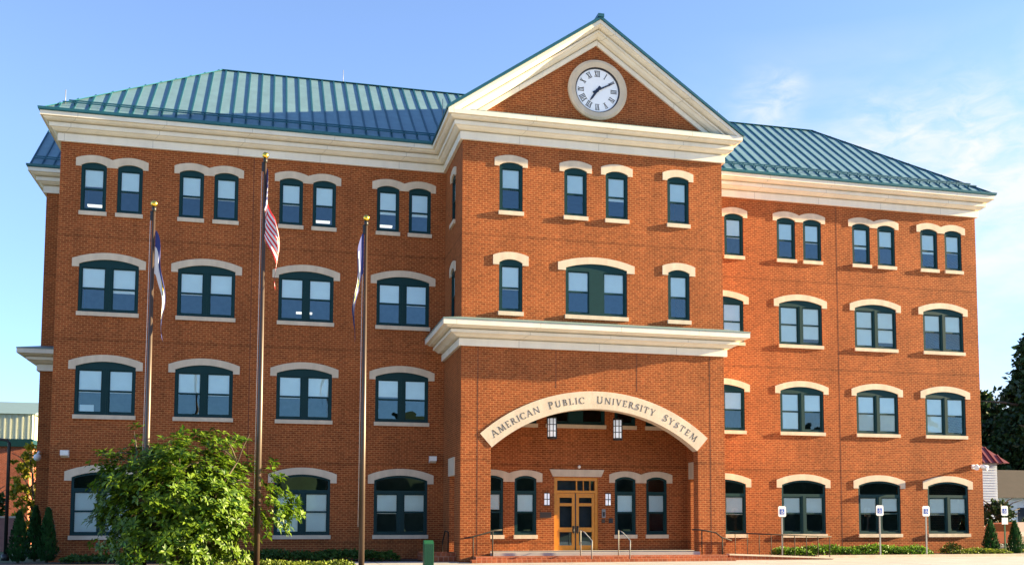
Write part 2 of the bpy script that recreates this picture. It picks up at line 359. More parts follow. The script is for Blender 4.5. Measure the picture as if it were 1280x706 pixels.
# ------------------------------------------------------------ ground
def sheet(name, m, x0, x1, y0, y1, z, t=None):
    mb = MB()
    if t: mb.box(x0, x1, y0, y1, z-t, z)
    else: mb.poly([(x0, y0, z), (x1, y0, z), (x1, y1, z), (x0, y1, z)])
    return tag(mb.build(name, m, None, fixn=bool(t)), kind='structure')
sheet('ground', M['grass'], -900, 900, -900, 900, -0.02)
sheet('pavement', M['paving'], 9.9, 70, -16.5, -2.6, -0.008)
sheet('bounce_forecourt', mat('bounce_paving', (0.58, 0.55, 0.50), 0.9, var=0.12, vscale=0.6), -60, 70, -50, -16.5, -0.008)  # unseen paving, widened and made pale to bounce sunlight onto the facade
sheet('road', M['asphalt'], -400, 400, -66, -51, -0.008)
sheet('car_park', M['asphalt'], 46, 120, 8, 26, -0.010)
sheet('mulch_bed', M['mulch'], -3.0, 9.85, -12.5, 0.2, -0.004)
sheet('mulch_strip', M['mulch'], 9.86, 15.7, -2.59, 0.2, 0.02, 0.05)
b_ = MB(); b_.box(32.3, 45.0, -2.74, -2.56, -0.05, 0.11); tag(b_.build('kerb', M['stone']), kind='structure')
b_ = MB(); b_.box(27.3, 44.9, -2.55, 0.2, -0.05, 0.09); tag(b_.build('planting_bed', M['mulch']), kind='structure')

# ------------------------------------------------------------ the building
D = 4.43; BL, BR, CX = 15.82, 27.15, 21.485; W = 43.0; BACK = 21.0
TOPW = 17.08
B = thing('office_building', 'four storey red brick office building with clock gable and teal metal roof', 'building', (CX, 0, 0))

big = dict(w=2.3, crown=2.19, corner=1.98, lt=2.46, ear=1.84, rail=0.98, mull=0.24, transom=None, ears=0.26)
ground = dict(w=2.3, crown=2.56, corner=2.34, lt=2.84, ear=2.19, rail=0.97, mull=0.24, transom=(1.76, 1.90), ears=0.26)
small = dict(w=0.98, crown=2.06, corner=1.93, lt=2.35, ear=1.87, rail=0.94, mull=0, transom=None, ears=0.2075)
slim = dict(w=0.98, crown=2.17, corner=2.03, lt=2.46, ear=1.92, rail=0.98, mull=0, transom=None, ears=0.25)
wide = dict(w=2.67, crown=2.19, corner=1.98, lt=2.46, ear=1.86, rail=0.98, mull=0.62, transom=None, ears=0.33)
tall = dict(w=0.98, crown=2.56, corner=2.42, lt=2.80, ear=2.28, rail=0.97, mull=0, transom=(1.78, 1.90), ears=0.255)
KINDS = dict(big=big, ground=ground, small=small, slim=slim, wide=wide, tall=tall)
def opening(k, u, z):
    h = k['w']/2
    return [(u-h, z), (u+h, z)]+arc(u, h, z+k['corner'], z+k['crown'], rev=True)
PROTO = {}
def proto(kn):
    if kn in PROTO: return PROTO[kn]
    k = KINDS[kn]; h = k['w']/2; F = 0.10; fm = FRONT(0)
    # lights (glazed openings)
    if k['mull']: cols = [(-h+F, -k['mull']/2), (k['mull']/2, h-F)]
    else: cols = [(-h+F, h-F)]
    tr = k['transom']; top = tr[0] if tr else k['corner']-0.13
    holes = [[(a, 0.09), (b, 0.09), (b, top), (a, top)] for a, b in cols]
    if tr: holes.append([(-h+F, tr[1]), (h-F, tr[1])]+arc(0, h-F, k['corner']-0.05, k['crown']-0.10, rev=True))
    fr = MB(); fr.plate([(-h-0.01, 0.003), (h+0.01, 0.003)]+arc(0, h+0.01, k['corner']+0.01, k['crown']+0.012, rev=True), holes, lambda u, v, w_: (u, 0.03+w_, v), 0.075)
    for a, b in cols:
        fr.box(a-0.005, b+0.005, 0.058, 0.11, k['rail']-0.03, k['rail']+0.04)        # meeting rail
        for q in (a, b-0.045): fr.box(q-0.004, q+0.049, 0.066, 0.109, 0.085, top+0.005)   # sash stiles
        fr.box(a, b, 0.068, 0.108, 0.085, 0.15); fr.box(a, b, 0.068, 0.108, top-0.05, top+0.004)
    if k['mull'] and k['mull'] < 0.4: fr.box(-0.035, 0.035, 0.012, 0.05, 0.05, top+0.05)
    fr = fr.mesh('window', M['frame'])
    gl = MB()
    for hp in holes: gl.poly([(u, 0.098, v) for u, v in hp])
    gl = gl.mesh('pane', M['glass'], fixn=False)
    li = MB(); H = h+k['ears']
    flat = k['lt']-(0.15 if k['w'] < 1.2 else 0.28)
    inn = arc(0, h-0.006, k['corner']-0.006, k['crown']-0.008, 12)
    li.plate([(-H, k['ear']), (-h+0.006, k['ear'])]+inn+[(h-0.006, k['ear']), (H, k['ear'])]+arc(0, H, flat, k['lt'], 12, True), [], lambda u, v, w_: (u, -0.038+w_, v), 0.138)
    li = li.mesh('lintel', M['stone'])
    si = MB(); si.box(-h-0.04, h+0.04, -0.09, 0.034, -0.165, 0.0); si = si.mesh('sill', M['stone'])
    PROTO[kn] = (fr, gl, li, si, cols, top); return PROTO[kn]
ceil_lights = set()
def window(kn, u, z, y=0.0, rz=0.0, drop=None, x=None, lintel=True, lamp=0):
    """one window: frame with panes, blind, lintel and sill"""
    fr, gl, li, si, cols, top = proto(kn); k = KINDS[kn]
    f = bpy.data.objects.new('window', fr); f.location = (u-CX, y, z); f.rotation_euler = (0, 0, rz); link(f, B)
    link(bpy.data.objects.new('pane', gl), f)
    if lintel: link(bpy.data.objects.new('lintel', li), f)
    link(bpy.data.objects.new('sill', si), f)
    bl = MB()
    for i, (a, b) in enumerate(cols):
        dd = drop[i] if isinstance(drop, (list, tuple)) else drop
        if dd is None: dd = k['rail']+rnd.choice([-0.03, 0.0, 0.02, 0.05, 0.0, -0.12, 0.15])
        if dd > top: continue
        bl.box(a-0.02, b+0.02, 0.118+0.004*i, 0.124+0.004*i, max(dd, 0.06), top+0.06)
        bl.box(a-0.02, b+0.02, 0.112, 0.132, max(dd, 0.06)-0.03, max(dd, 0.06)-0.001)
    if bl.v:
        bo = bpy.data.objects.new('blind', bl.mesh('blind', M['blind'])); link(bo, f)
    if abs(u-bays[0]) < .1 and kn == 'big' and z < 8:
        pm = MB(); pm.box(-0.95, -0.42, 0.1035, 0.106, 0.13, 0.42); link(bpy.data.objects.new('paper_notice', pm.mesh('paper_notice', M['white'])), f)
    if lamp:
        lm = MB(); lm.box(-0.38, 0.30, 1.0, 1.25, k['rail']-0.42, k['rail']-0.36)
        link(bpy.data.objects.new('ceiling_lamp', lm.mesh('ceiling_lamp', M['lamp'])), f)
    return f

Z1, Z2, Z3, Z4 = 1.04, 5.89, 10.09, 14.24
BAY = [-19.5, -15.69, -11.63, -7.5]
bays = [CX+b for b in BAY]+[CX-b for b in BAY[::-1]]
holesL, holesR = [], []
jobs = []
for bx in bays:
    hs_ = holesL if bx < CX else holesR
    for kn, z in (('big', Z3), ('big', Z2), ('ground', Z1)):
        hs_.append(opening(KINDS[kn], bx, z)); jobs.append((kn, bx, z, 0.0, 0.0))
    for s_ in (-0.6975, 0.6975):
        hs_.append(opening(small, bx+s_, Z4)); jobs.append(('small', bx+s_, Z4, 0.0, 0.0))
T = 0.35
mb = MB(); mb.plate([(0, -0.3), (BL+0.2, -0.3), (BL+0.2, TOPW+0.3), (0, TOPW+0.3)], holesL, FRONT(0), T); mb.build('wall', M['brick'], B)
mb = MB(); mb.plate([(BR-0.2, -0.3), (W, -0.3), (W, TOPW+0.3), (BR-0.2, TOPW+0.3)], holesR, FRONT(0), T); mb.build('wall', M['brick'], B)
# projecting centre: front wall with the arch
bh = []
for u in (-3.65, 3.65):
    bh += [opening(small, CX+u, Z4), opening(slim, CX+u, Z3)]; jobs += [('small', CX+u, Z4, -D, 0), ('slim', CX+u, Z3, -D, 0)]
for u in (-0.9, 0.9):
    bh.append(opening(small, CX+u, Z4)); jobs.append(('small', CX+u, Z4, -D, 0))
bh.append(opening(wide, CX, Z3)); jobs.append(('wide', CX, Z3, -D, 0))
AC, RI, RO = -0.45, 6.70, 7.40
ah = 4.44; zs = AC+math.sqrt(RI**2-ah**2); aa = math.asin(ah/RI)
archpts = [(CX+RI*math.sin(-aa+2*aa*i/28), AC+RI*math.cos(-aa+2*aa*i/28)) for i in range(29)]
mb = MB(); mb.plate([(BL, -0.3), (CX-ah, -0.3)]+archpts+[(CX+ah, -0.3), (BR, -0.3), (BR, TOPW+0.3), (BL, TOPW+0.3)], bh, FRONT(-D), 0.5); mb.build('wall', M['brick'], B)
# side walls of the centre block, with a square opening into the porch
SO = (-3.0, -1.75, 0.36, 3.5)
for X, sgn in ((BL, 1), (BR, -1)):
    fm = (lambda u, v, w_, X=X, sgn=sgn: (X+sgn*w_, u, v))
    hl = [[(SO[0], SO[2]), (SO[1], SO[2]), (SO[1], SO[3]), (SO[0], SO[3])]]
    if sgn == 1: hl += [opening(small, -2.2, Z4), opening(slim, -2.2, Z3)]
    mb = MB(); mb.plate([(-D+0.5, -0.3), (-0.001, -0.3), (-0.001, TOPW+0.3), (-D+0.5, TOPW+0.3)], hl, fm, 0.5); mb.build('wall', M['brick'], B)
    mb = MB(); x0, x1 = (X-0.05, X+0.55) if sgn == 1 else (X-0.55, X+0.05)
    mb.box(x0, x1, SO[0]-0.10, SO[1]+0.10, SO[3]-0.004, SO[3]+0.74); mb.build('stone_block', M['stone'], B)
window('small', BL, Z4, -2.2, R(-90)); window('slim', BL, Z3, -2.2, R(-90))
# porch: back wall, floor, ceiling
YB = -1.25
ph = []; pj = []
for u in (-3.74, -2.27, 2.27, 3.74):
    ph += [opening(tall, CX+u, Z1), opening(slim, CX+u, 5.86)]; pj += [('tall', CX+u, Z1, YB, 0), ('slim', CX+u, 5.86, YB, 0)]
ph.append(opening(wide, CX, 5.86)); pj.append(('wide', CX, 5.86, YB, 0))
DX0, DX1, DZ0, DZ1 = 20.50, 22.50, 0.36, 3.55
ph.append([(DX0, DZ0-0.2), (DX1, DZ0-0.2), (DX1, DZ1), (DX0, DZ1)])
mb = MB(); mb.plate([(BL+0.45, 0.1), (BR-0.45, 0.1), (BR-0.45, 9.0), (BL+0.45, 9.0)], ph, FRONT(YB), 0.35); mb.build('wall', M['brick'], B)
mb = MB(); mb.box(BL+0.45, BR-0.45, -D+0.45, YB+0.01, 8.55, 8.75); mb.build('porch_ceiling', M['trim'], B)
mb = MB(); mb.box(BL+0.40, BR-0.40, -D+0.02, YB+0.2, 0.0, 0.36)
mb.box(CX-ah+0.003, CX+ah-0.003, -D-0.16, -D+0.03, 0.19, 0.357); mb.build('porch_floor', M['concrete'], B)
mb = MB(); mb.box(16.35, 26.95, -D-0.65, -D-0.003, -0.1, 0.235); mb.box(16.1, 27.1, -D-1.15, -D-0.653, -0.1, 0.115); mb.build('step', M['brick_step'], B)
for j in jobs:
    kn, u, z, y, rz = j
    drop = None; lamp = 0
    if u > CX+6 and kn == 'big' and z < 10.2:
        drop = [[None, None], [0.06, None], [0.06, 0.06], [None, 0.06], [0.06, 0.35]][rnd.randrange(5)]  # full-length blinds here stand in for bright reflections in the lower panes
    if kn == 'ground':
        drop = 0.06 if abs(u-bays[2]) < 0.1 or abs(u-bays[0]) < 0.1 else None
    if kn == 'small' and u < CX-4 and round(u*10) % 3 == 1: lamp = 1
    if kn == 'big' and abs(u-bays[2]) < 0.1 and z > 9: lamp = 1
    window(kn, u, z, y, rz, drop, lamp=lamp)
for kn, u, z, y, rz in pj: window(kn, u, z, y, rz, 9.0 if z > 5 else None, lintel=z < 5)
# control joints in the brickwork
JS = mat('joint_sealant', (0.11, 0.035, 0.02), 0.9, var=0.1)
for X, z0, z1, y in ((35.12, 0.1, TOPW, 0), (7.6, 0.1, TOPW, 0), (19.74, 7.02, 8.7, -D), (23.23, 7.02, 8.7, -D), (26.5, 0.3, 8.7, -D), (16.5, 0.3, 8.7, -D)):
    mb = MB(); mb.box(X-0.012, X+0.012, y-0.004, y+0.01, z0, z1); mb.build('control_joint', JS, B)
# rest of the shell
mb = MB(); mb.box(0, 0.35, T+0.001, BACK, -0.3, TOPW+0.3); mb.box(W-0.35, W, T+0.001, BACK, -0.3, TOPW+0.3); mb.box(0.35, W-0.35, BACK-0.3, BACK-0.001, -0.3, TOPW+0.3)
mb.build('wall', M['brick'], B)
SB0, SB1, SX = 7.7, 14.1, -1.95
mb = MB(); mb.box(SX, -0.002, SB0, SB1, -0.3, TOPW+0.3)
mb.prism([(SB0, TOPW+0.3), (SB1, TOPW+0.3), ((SB0+SB1)/2, 20.2)], lambda u, v, w_: (SX+0.001+w_, u, v), 1.9); mb.build('wall', M['brick'], B)
mb = MB()
for z in (4.75, 9.0, 13.2, 17.0): mb.box(0.36, W-0.36, 0.36, 5.0, z-0.15, z)
mb.box(0.36, W-0.36, 4.5, 4.6, 0.02, 17.2); mb.box(0.36, W-0.36, 0.36, 5.0, 0.05, 0.12)
for X in (4.0, 8.0, 12.0, 31, 35, 39): mb.box(X-0.06, X+0.06, 0.37, 4.49, 0.1, 17)
for z in (9.0, 13.2, 17.0): mb.box(BL+0.51, BR-0.51, -D+0.51, -0.01, z-0.15, z)
mb.build('room_partition', M['room'], B)

# cornices
CP = [(-0.05, 17.06), (0.12, 17.06), (0.12, 17.38), (0.03, 17.385), (0.03, 17.425), (0.20, 17.43), (0.28, 17.48), (0.34, 17.55), (0.40, 17.555), (0.40, 17.72), (0.30, 17.725), (0.30, 17.765), (0.50, 17.77), (0.58, 17.82), (0.60, 17.86), (0.60, 17.89), (0.70, 17.89), (0.70, 18.07), (-0.05, 18.07)]
mb = MB(); sweep(mb, [(0, BACK), (0, 0), (BL, 0), (BL, -D), (BR, -D), (BR, 0), (W, 0), (W, BACK)], CP); mb.build('cornice', M['trim'], B)
mb = MB(); sweep(mb, [(-0.02, SB1), (SX, SB1), (SX, SB0), (-0.02, SB0)], [(p+0.002, z-0.003) for p, z in CP]); mb.build('cornice', M['trim'], B)
BP = [(-0.05, 8.61), (0.12, 8.61), (0.12, 8.90), (0.03, 8.905), (0.03, 8.94), (0.26, 8.96), (0.36, 9.03), (0.44, 9.07), (0.50, 9.075), (0.50, 9.20), (0.38, 9.205), (0.38, 9.24), (0.66, 9.26), (0.74, 9.32), (0.85, 9.325), (0.85, 9.53), (-0.05, 9.53)]
mb = MB(); sweep(mb, [(BL, -0.002), (BL, -D), (BR, -D), (BR, -0.002)], BP); mb.build('belt_cornice', M['trim'], B)
mb = MB(); sweep(mb, [(-0.02, SB1), (SX, SB1), (SX, SB0), (-0.02, SB0)], BP); mb.build('belt_cornice', M['trim'], B)
FP = [(-0.02, 9.535), (0.87, 9.535), (0.87, 9.575), (-0.02, 9.80)]
mb = MB(); sweep(mb, [(BL, -0.002), (BL, -D), (BR, -D), (BR, -0.002)], FP); mb.build('flashing', M['cap'], B)
mb = MB(); sweep(mb, [(-0.02, SB1), (SX, SB1), (SX, SB0), (-0.02, SB0)], FP); mb.build('flashing', M['cap'], B)
GP = [(0.3, 18.075), (0.74, 18.075), (0.77, 18.10), (0.79, 18.20), (0.74, 18.22), (0.3, 18.22)]
for pth in ([(0, BACK), (0, 0), (BL-0.71, 0)], [(BR+0.71, 0), (W, 0), (W, BACK)], [(-0.02, SB1), (SX, SB1), (SX, SB0), (-0.72, SB0)]):
    mb = MB(); sweep(mb, pth, GP); mb.build('gutter', M['gutter'], B)
# main hipped roof with flat top
E0 = 0.62; SL = 0.7615; ZE = 18.20; IN = 6.5; ZT = ZE+SL*IN
x0, x1, y0, y1 = -E0, W+E0, -E0, BACK+E0
mb = MB(); a = [(x0, y0, ZE), (x1, y0, ZE), (x1, y1, ZE), (x0, y1, ZE)]; c = [(x0+IN, y0+IN, ZT), (x1-IN, y0+IN, ZT), (x1-IN, y1-IN, ZT), (x0+IN, y1-IN, ZT)]
for i in range(4): mb.poly([a[i], a[(i+1) % 4], c[(i+1) % 4], c[i]])
mb.poly(c); mb.poly([(p[0], p[1], ZE-0.03) for p in a][::-1])
roof = mb.build('roof', M['roof'], B)
mb = MB()
nf = Vector((0, -SL, 1)).normalized()
n_ = int((W+2*E0)/0.555)
for i in range(1, n_):
    X = x0+(x1-x0)*i/n_; run = min(IN, X-x0, x1-X)
    mb.bar(Vector((X, y0+0.02, ZE))+nf*0.014, Vector((X, y0+run, ZE+SL*run))+nf*0.014, 0.075, 0.056)
for i in range(1, 38):
    Y = y0+(y1-y0)*i/38; run = min(IN, Y-y0, y1-Y); nl = Vector((-SL, 0, 1)).normalized(); nr = Vector((SL, 0, 1)).normalized()
    mb.bar(Vector((x0+0.02, Y, ZE))+nl*0.035, Vector((x0+run, Y, ZE+SL*run))+nl*0.035, 0.06, 0.085)
    mb.bar(Vector((x1-0.02, Y, ZE))+nr*0.035, Vector((x1-run, Y, ZE+SL*run))+nr*0.035, 0.06, 0.085)
hm_ = MB()
for p, q in ((a[0], c[0]), (a[1], c[1]), (c[0], c[1])): hm_.bar(Vector(p)+Vector((0, 0, 0.025)), Vector(q)+Vector((0, 0, 0.025)), 0.18, 0.03)
mb.build('seam', M['seam'], roof); hm_.build('hip_cap', M['hip'], roof)
for xa, xb in ((x0, BL-0.4), (BR+0.4, x1)):
    mb = MB()
    for dd in (0.42, 0.62):
        qa, qb = max(xa, x0+dd+0.25), min(xb, x1-dd-0.25)
        mb.bar(Vector((qa, y0+dd, ZE+SL*dd))+nf*0.15, Vector((qb, y0+dd, ZE+SL*dd))+nf*0.15, 0.035, 0.05)
        for i in range(1, n_):
            X = x0+(x1-x0)*i/n_
            if qa < X < qb: mb.bar(Vector((X, y0+dd, ZE+SL*dd))+nf*0.05, Vector((X, y0+dd, ZE+SL*dd))+nf*0.16, 0.05, 0.04)
    mb.build('snow_guard', M['seam'], B)
# side gable roof on the left end
mb = MB(); ym = (SB0+SB1)/2; ye0, ye1 = SB0-0.66, SB1+0.66; rise = SL*(ym-ye0); xe = SX-0.66
mb.prism([(ye0, ZE), (ye1, ZE), (ym, ZE+rise)], lambda u, v, w_: (xe+w_, u, v), 6.5); srf = mb.build('roof', M['roof'], B)
mb = MB()
for i in range(12):
    X = xe+0.04+i*0.5; mb.bar(Vector((X, ye0+0.02, ZE))+nf*0.03, Vector((X, ym, ZE+rise))+nf*0.03, 0.05, 0.07)
for dd in (0.42, 0.62): mb.bar(Vector((xe+0.1, ye0+dd, ZE+SL*dd))+nf*0.13, Vector((2, ye0+dd, ZE+SL*dd))+nf*0.13, 0.035, 0.05)
mb.build('seam', M['seam'], srf)
# clock gable
GH = BR-CX+0.72; ZA = 22.52; ZG = 18.08; gs = (ZA-ZG)/GH
mb = MB(); mb.prism([(BL+0.03, TOPW+0.3), (BR-0.03, TOPW+0.3), (BR-0.03, ZG+gs*0.6), (CX, ZA-0.12), (BL+0.03, ZG+gs*0.6)], FRONT(-D+0.001), 0.4); mb.build('wall', M['brick'], B)
mb = MB()
RK = [(-0.05, 0.74), (0.10, 0.74), (0.10, 0.56), (0.02, 0.555), (0.02, 0.52), (0.16, 0.515), (0.26, 0.47), (0.34, 0.38), (0.40, 0.36), (0.40, 0.28), (0.30, 0.275), (0.30, 0.24), (0.50, 0.235), (0.60, 0.18), (0.63, 0.15), (0.69, 0.15), (0.69, 0.01), (-0.05, 0.01)]
for s_ in (-1, 1):
    n0 = len(mb.v); k = len(RK)
    for uu in (GH-0.02, 0.0):
        for p, h in RK:
            if uu: uu = min(GH-0.02, (ZA-18.0-h*1.18)/gs)
            mb.v.append((CX+s_*uu, -D-p, ZA-gs*uu-h*1.18))
    for i in range(k):
        j = (i+1) % k; mb.face([n0+i, n0+j, n0+k+j, n0+k+i])
    mb.face([n0+i for i in range(k)]); mb.face([n0+k+i for i in range(k)])
mb.build('raking_cornice', M['trim'], B)
mb = MB()
for s_ in (-1, 1):
    mb.prism([(CX, ZA), (CX, ZA+0.13), (CX+s_*(GH+0.04), ZG+0.10), (CX+s_*(GH+0.04), ZG-0.02)], FRONT(-D-0.75), 12.0)
mb.box(CX-0.13, CX+0.13, -D-0.80, 5.5, ZA+0.06, ZA+0.20)
grf = mb.build('roof', M['seam'], B)
mb = MB(); mb.box(CX-GH+0.9, CX+GH-0.9, -D-0.66, -D-0.003, 18.073, 18.12); mb.build('flashing', M['cap'], B)
for x, y, z in ((0.1, 0.0, 18.6), (11.6, 5.9, ZT), (15.2, -3.0, 18.6), (31.5, 5.9, ZT)):
    mb = MB(); mb.tube([(x, y, z-0.1), (x, y, z+0.65)], 0.015, 6); mb.build('lightning_rod', M['steel'], B)

# clock
CC = Vector((21.53, -D, 19.71))
def ring(mb, r0, r1, y0, y1, n=48, seg=None):
    pr = [(r1, y1), (r1, y0), ((r0*0.35+r1*0.65), y0-0.05), (r0, y0), (r0, y1)]
    base = len(mb.v)
    for i in range(n):
        t = 2*math.pi*i/n
        for r, y in pr: mb.v.append((CC.x+r*math.sin(t), y, CC.z+r*math.cos(t)))
    k = len(pr)
    for i in range(n):
        for j in range(k): mb.face([base+i*k+j, base+i*k+(j+1) % k, base+((i+1) % n)*k+(j+1) % k, base+((i+1) % n)*k+j])
mb = MB(); ring(mb, 0.98, 1.29, -D-0.12, -D+0.02); CL = mb.build('clock', M['stone'], B)
mb = MB(); mb.prism([(CC.x+0.97*math.sin(2*math.pi*i/48), CC.z+0.97*math.cos(2*math.pi*i/48)) for i in range(48)], FRONT(-D-0.03), 0.04); mb.build('clock_face', M['face'], CL)
mb = MB(); ring(mb, 0.925, 0.985, -D-0.06, -D+0.01); mb.build('bezel', M['navy'], CL)
mb = MB(); YN = -D-0.038
def stroke(mb, p, q, w_, f, d=0.006):
    p = Vector(p); q = Vector(q); t = (q-p).normalized(); n = Vector((-t.y, t.x))*w_/2
    mb.prism([tuple(p-n), tuple(q-n), tuple(q+n), tuple(p+n)], f, d)
NUM = ['XII', 'I', 'II', 'III', 'IV', 'V', 'VI', 'VII', 'VIII', 'IX', 'X', 'XI']
for i, nm in enumerate(NUM):
    mb = MB(); t = 2*math.pi*i/12; wd = {'I': 0.062, 'V': 0.125, 'X': 0.125}
    tot = sum(wd[c_] for c_ in nm); u = -tot/2
    def f(uu, vv, w_, t=t):
        r = 0.60+vv*0.24; return (CC.x+r*math.sin(t)+uu*math.cos(t), YN+w_, CC.z+r*math.cos(t)-uu*math.sin(t))
    for j, c_ in enumerate(nm):
        w2 = wd[c_]; dj = lambda a, b, c3, dz=0: (lambda uu, vv, w_: (f(uu, vv, w_)[0], YN-0.0012*dz+w_, f(uu, vv, w_)[2]))
        if c_ == 'I': stroke(mb, (u+w2/2, 0), (u+w2/2, 1), 0.032, f)
        if c_ == 'V': mb.prism([(u+0.005, 1), (u+0.045, 1), (u+w2/2+0.012, 0), (u+w2/2-0.012, 0)], f, 0.006); mb.prism([(u+w2-0.02, 1), (u+w2-0.004, 1), (u+w2/2+0.012, 0), (u+w2/2-0.004, 0)], dj(0, 0, 0, 1), 0.006)
        if c_ == 'X': mb.prism([(u+0.004, 1), (u+0.044, 1), (u+w2-0.004, 0), (u+w2-0.044, 0)], f, 0.006); mb.prism([(u+w2-0.022, 1), (u+w2-0.006, 1), (u+0.022, 0), (u+0.006, 0)], dj(0, 0, 0, 1), 0.006)
        u += w2
    for q in (-0.0, 1.0):
        g2 = lambda uu, vv, w_, t=t, f=f: (f(uu, vv, w_)[0], YN-0.0024+w_, f(uu, vv, w_)[2])
        mb.prism([(-tot/2, q-0.03), (tot/2, q-0.03), (tot/2, q+0.03), (-tot/2, q+0.03)], g2, 0.006)
    mb.build('numeral', M['ink'], CL)
for nm, ang, ln, wd, yy in (('hour_hand', 215+0, 0.60, 0.10, -D-0.06), ('minute_hand', 62, 0.84, 0.07, -D-0.075)):
    t = R(ang); f = lambda uu, vv, w_, t=t, yy=yy: (CC.x+vv*math.sin(t)+uu*math.cos(t), yy+w_, CC.z+vv*math.cos(t)-uu*math.sin(t))
    mb = MB(); mb.prism([(-wd*0.5, 0), (-wd*0.55, -0.22), (wd*0.55, -0.22), (wd*0.5, 0), (wd*0.42, ln*0.7), (0, ln), (-wd*0.42, ln*0.7)], f, 0.012)
    mb.prism([(0.075*math.sin(i*0.5236), 0.075*math.cos(i*0.5236)) for i in range(12)], lambda uu, vv, w_, f=f: (f(uu, vv, 0)[0], yy-0.003+w_, f(uu, vv, 0)[2]), 0.02); mb.build(nm, M['navy'], CL)

# stone arch band with its lettering
mb = MB(); a2 = R(41.3)
pts = [(CX+(RI-0.03)*math.sin(-a2+2*a2*i/30), AC+(RI-0.03)*math.cos(-a2+2*a2*i/30)) for i in range(31)]
pts += [(CX+RO*math.sin(a2-2*a2*i/30), AC+RO*math.cos(a2-2*a2*i/30)) for i in range(31)]
mb.plate(pts, [], FRONT(-D-0.025), 0.51); AB = mb.build('arch_band', M['stone'], B)
TH, TN = 0.118, 0.055      # thick and thin strokes of the roman capitals (cap height 1)
def P_(*p): return list(p)
def glyph(c):
    """list of polygons for one roman capital, plus its width"""
    o = []; SF = 0.05
    def st(x, w_=TH, y0=0, y1=1): o.append([(x, y0), (x+w_, y0), (x+w_, y1), (x, y1)])
    def sf(x, w_, y): o.append([(x-0.07, y), (x+w_+0.07, y), (x+w_+0.07, y+SF), (x-0.07, y+SF)])
    def dg(xa, ya, xb, yb, w_): o.append([(xa, ya), (xa+w_, ya), (xb+w_, yb), (xb, yb)])
    def hb(xa, xb, y, h=TN): o.append([(xa, y), (xb, y), (xb, y+h), (xa, y+h)])
    def bow(cx, cy, rx, ry, a0, a1, w0, w1, n=10):
        for i in range(n):
            ta, tb = R(a0+(a1-a0)*i/n), R(a0+(a1-a0)*(i+1)/n)
            def wt(t): return w1+(w0-w1)*abs(math.cos(t))
            o.append([(cx+rx*math.cos(ta), cy+ry*math.sin(ta)), (cx+rx*math.cos(tb), cy+ry*math.sin(tb)),
                      (cx+(rx-wt(tb))*math.cos(tb), cy+(ry-wt(tb))*math.sin(tb)), (cx+(rx-wt(ta))*math.cos(ta), cy+(ry-wt(ta))*math.sin(ta))])
    if c == 'I': st(.07); sf(.07, TH, 0); sf(.07, TH, 1-SF); return o, .30
    if c == 'A': dg(.02, 0, .40, 1, TN); dg(.72, 0, .38, 1, TH); hb(.16, .70, .33); sf(.02, TN, 0); sf(.72, TH, 0); return o, .95
    if c == 'M': dg(.05, 0, .14, 1, TN); dg(.14, 1, .50, 0, TH); dg(.50, 0, .86, 1, TN); dg(.92, 0, .82, 1, TH); sf(.05, TN, 0); sf(.92, TH, 0); hb(.05, .2, .95, .05); hb(.85, 1.03, .95, .05); return o, 1.16
    if c == 'E': st(.07); hb(.07, .60, 0); hb(.07, .58, 1-TN); hb(.2, .52, .48); o.append([(.54, 0), (.62, 0), (.64, .24), (.59, .2)]); o.append([(.53, 1), (.60, 1), (.60, .77), (.56, .8)]); hb(0, .1, 0, SF); hb(0, .1, .95, SF); return o, .70
    if c in 'RPB':
        st(.07); sf(.07, TH, 0); hb(0, .2, .95, SF)
        if c == 'B':
            bow(.34, .745, .25, .255, -90, 90, TH, TN); bow(.36, .27, .30, .27, -90, 90, TH, TN); hb(.2, .35, 1-TN); hb(.2, .36, .49, .05); hb(.2, .38, 0); return o, .74
        bow(.34, .73, .28, .27, -90, 90, TH, TN); hb(.2, .35, 1-TN); hb(.2, .35, .46)
        if c == 'R': dg(.68, 0, .32, .48, TH); hb(.68, .92, 0, SF); return o, .86
        return o, .68
    if c == 'C': bow(.50, .5, .48, .52, 48, 312, TH, TN, 14); o.append([(.74, .98), (.80, .98), (.82, .70), (.78, .74)]); return o, .88
    if c == 'N': st(.08, TN); dg(.05, 1, .74, 0, TH); st(.80, TN); sf(.08, TN, 0); sf(.80, TN, .95); return o, 1.0
    if c == 'U': st(.08, TH, .3, 1); st(.72, TN, .3, 1); bow(.43, .34, .355, .36, 180, 360, TH*.9, TN, 12); sf(.08, TH, .95); sf(.72, TN, .95); return o, .93
    if c == 'L': st(.07); hb(.07, .60, 0); o.append([(.54, 0), (.62, 0), (.64, .27), (.59, .22)]); hb(0, .1, 0, SF); sf(.07, TH, .95); return o, .68
    if c == 'V': dg(.05, 1, .40, 0, TH); dg(.74, 1, .43, 0, TN); sf(.05, TH, .95); sf(.74, TN, .95); return o, .90
    if c == 'Y': dg(.03, 1, .34, .45, TH); dg(.70, 1, .42, .45, TN); st(.35, TH, 0, .5); sf(.35, TH, 0); sf(.03, TH, .95); sf(.70, TN, .95); return o, .86
    if c == 'T': st(.33); hb(.02, .79, 1-TN); sf(.33, TH, 0); o.append([(.02, 1), (.07, 1), (.04, .74), (0, .74)]); o.append([(.74, 1), (.79, 1), (.81, .74), (.77, .74)]); return o, .84
    if c == 'S': bow(.33, .75, .25, .26, 40, 235, TN*1.6, TN); bow(.31, .27, .27, .28, -140, 60, TN*1.6, TN); dg(.50, .30, .10, .66, TH); o.append([(.50, .98), (.55, .98), (.56, .74), (.52, .77)]); o.append([(.05, .03), (.09, .03), (.06, .28), (.02, .28)]); return o, .62
    return o, .5
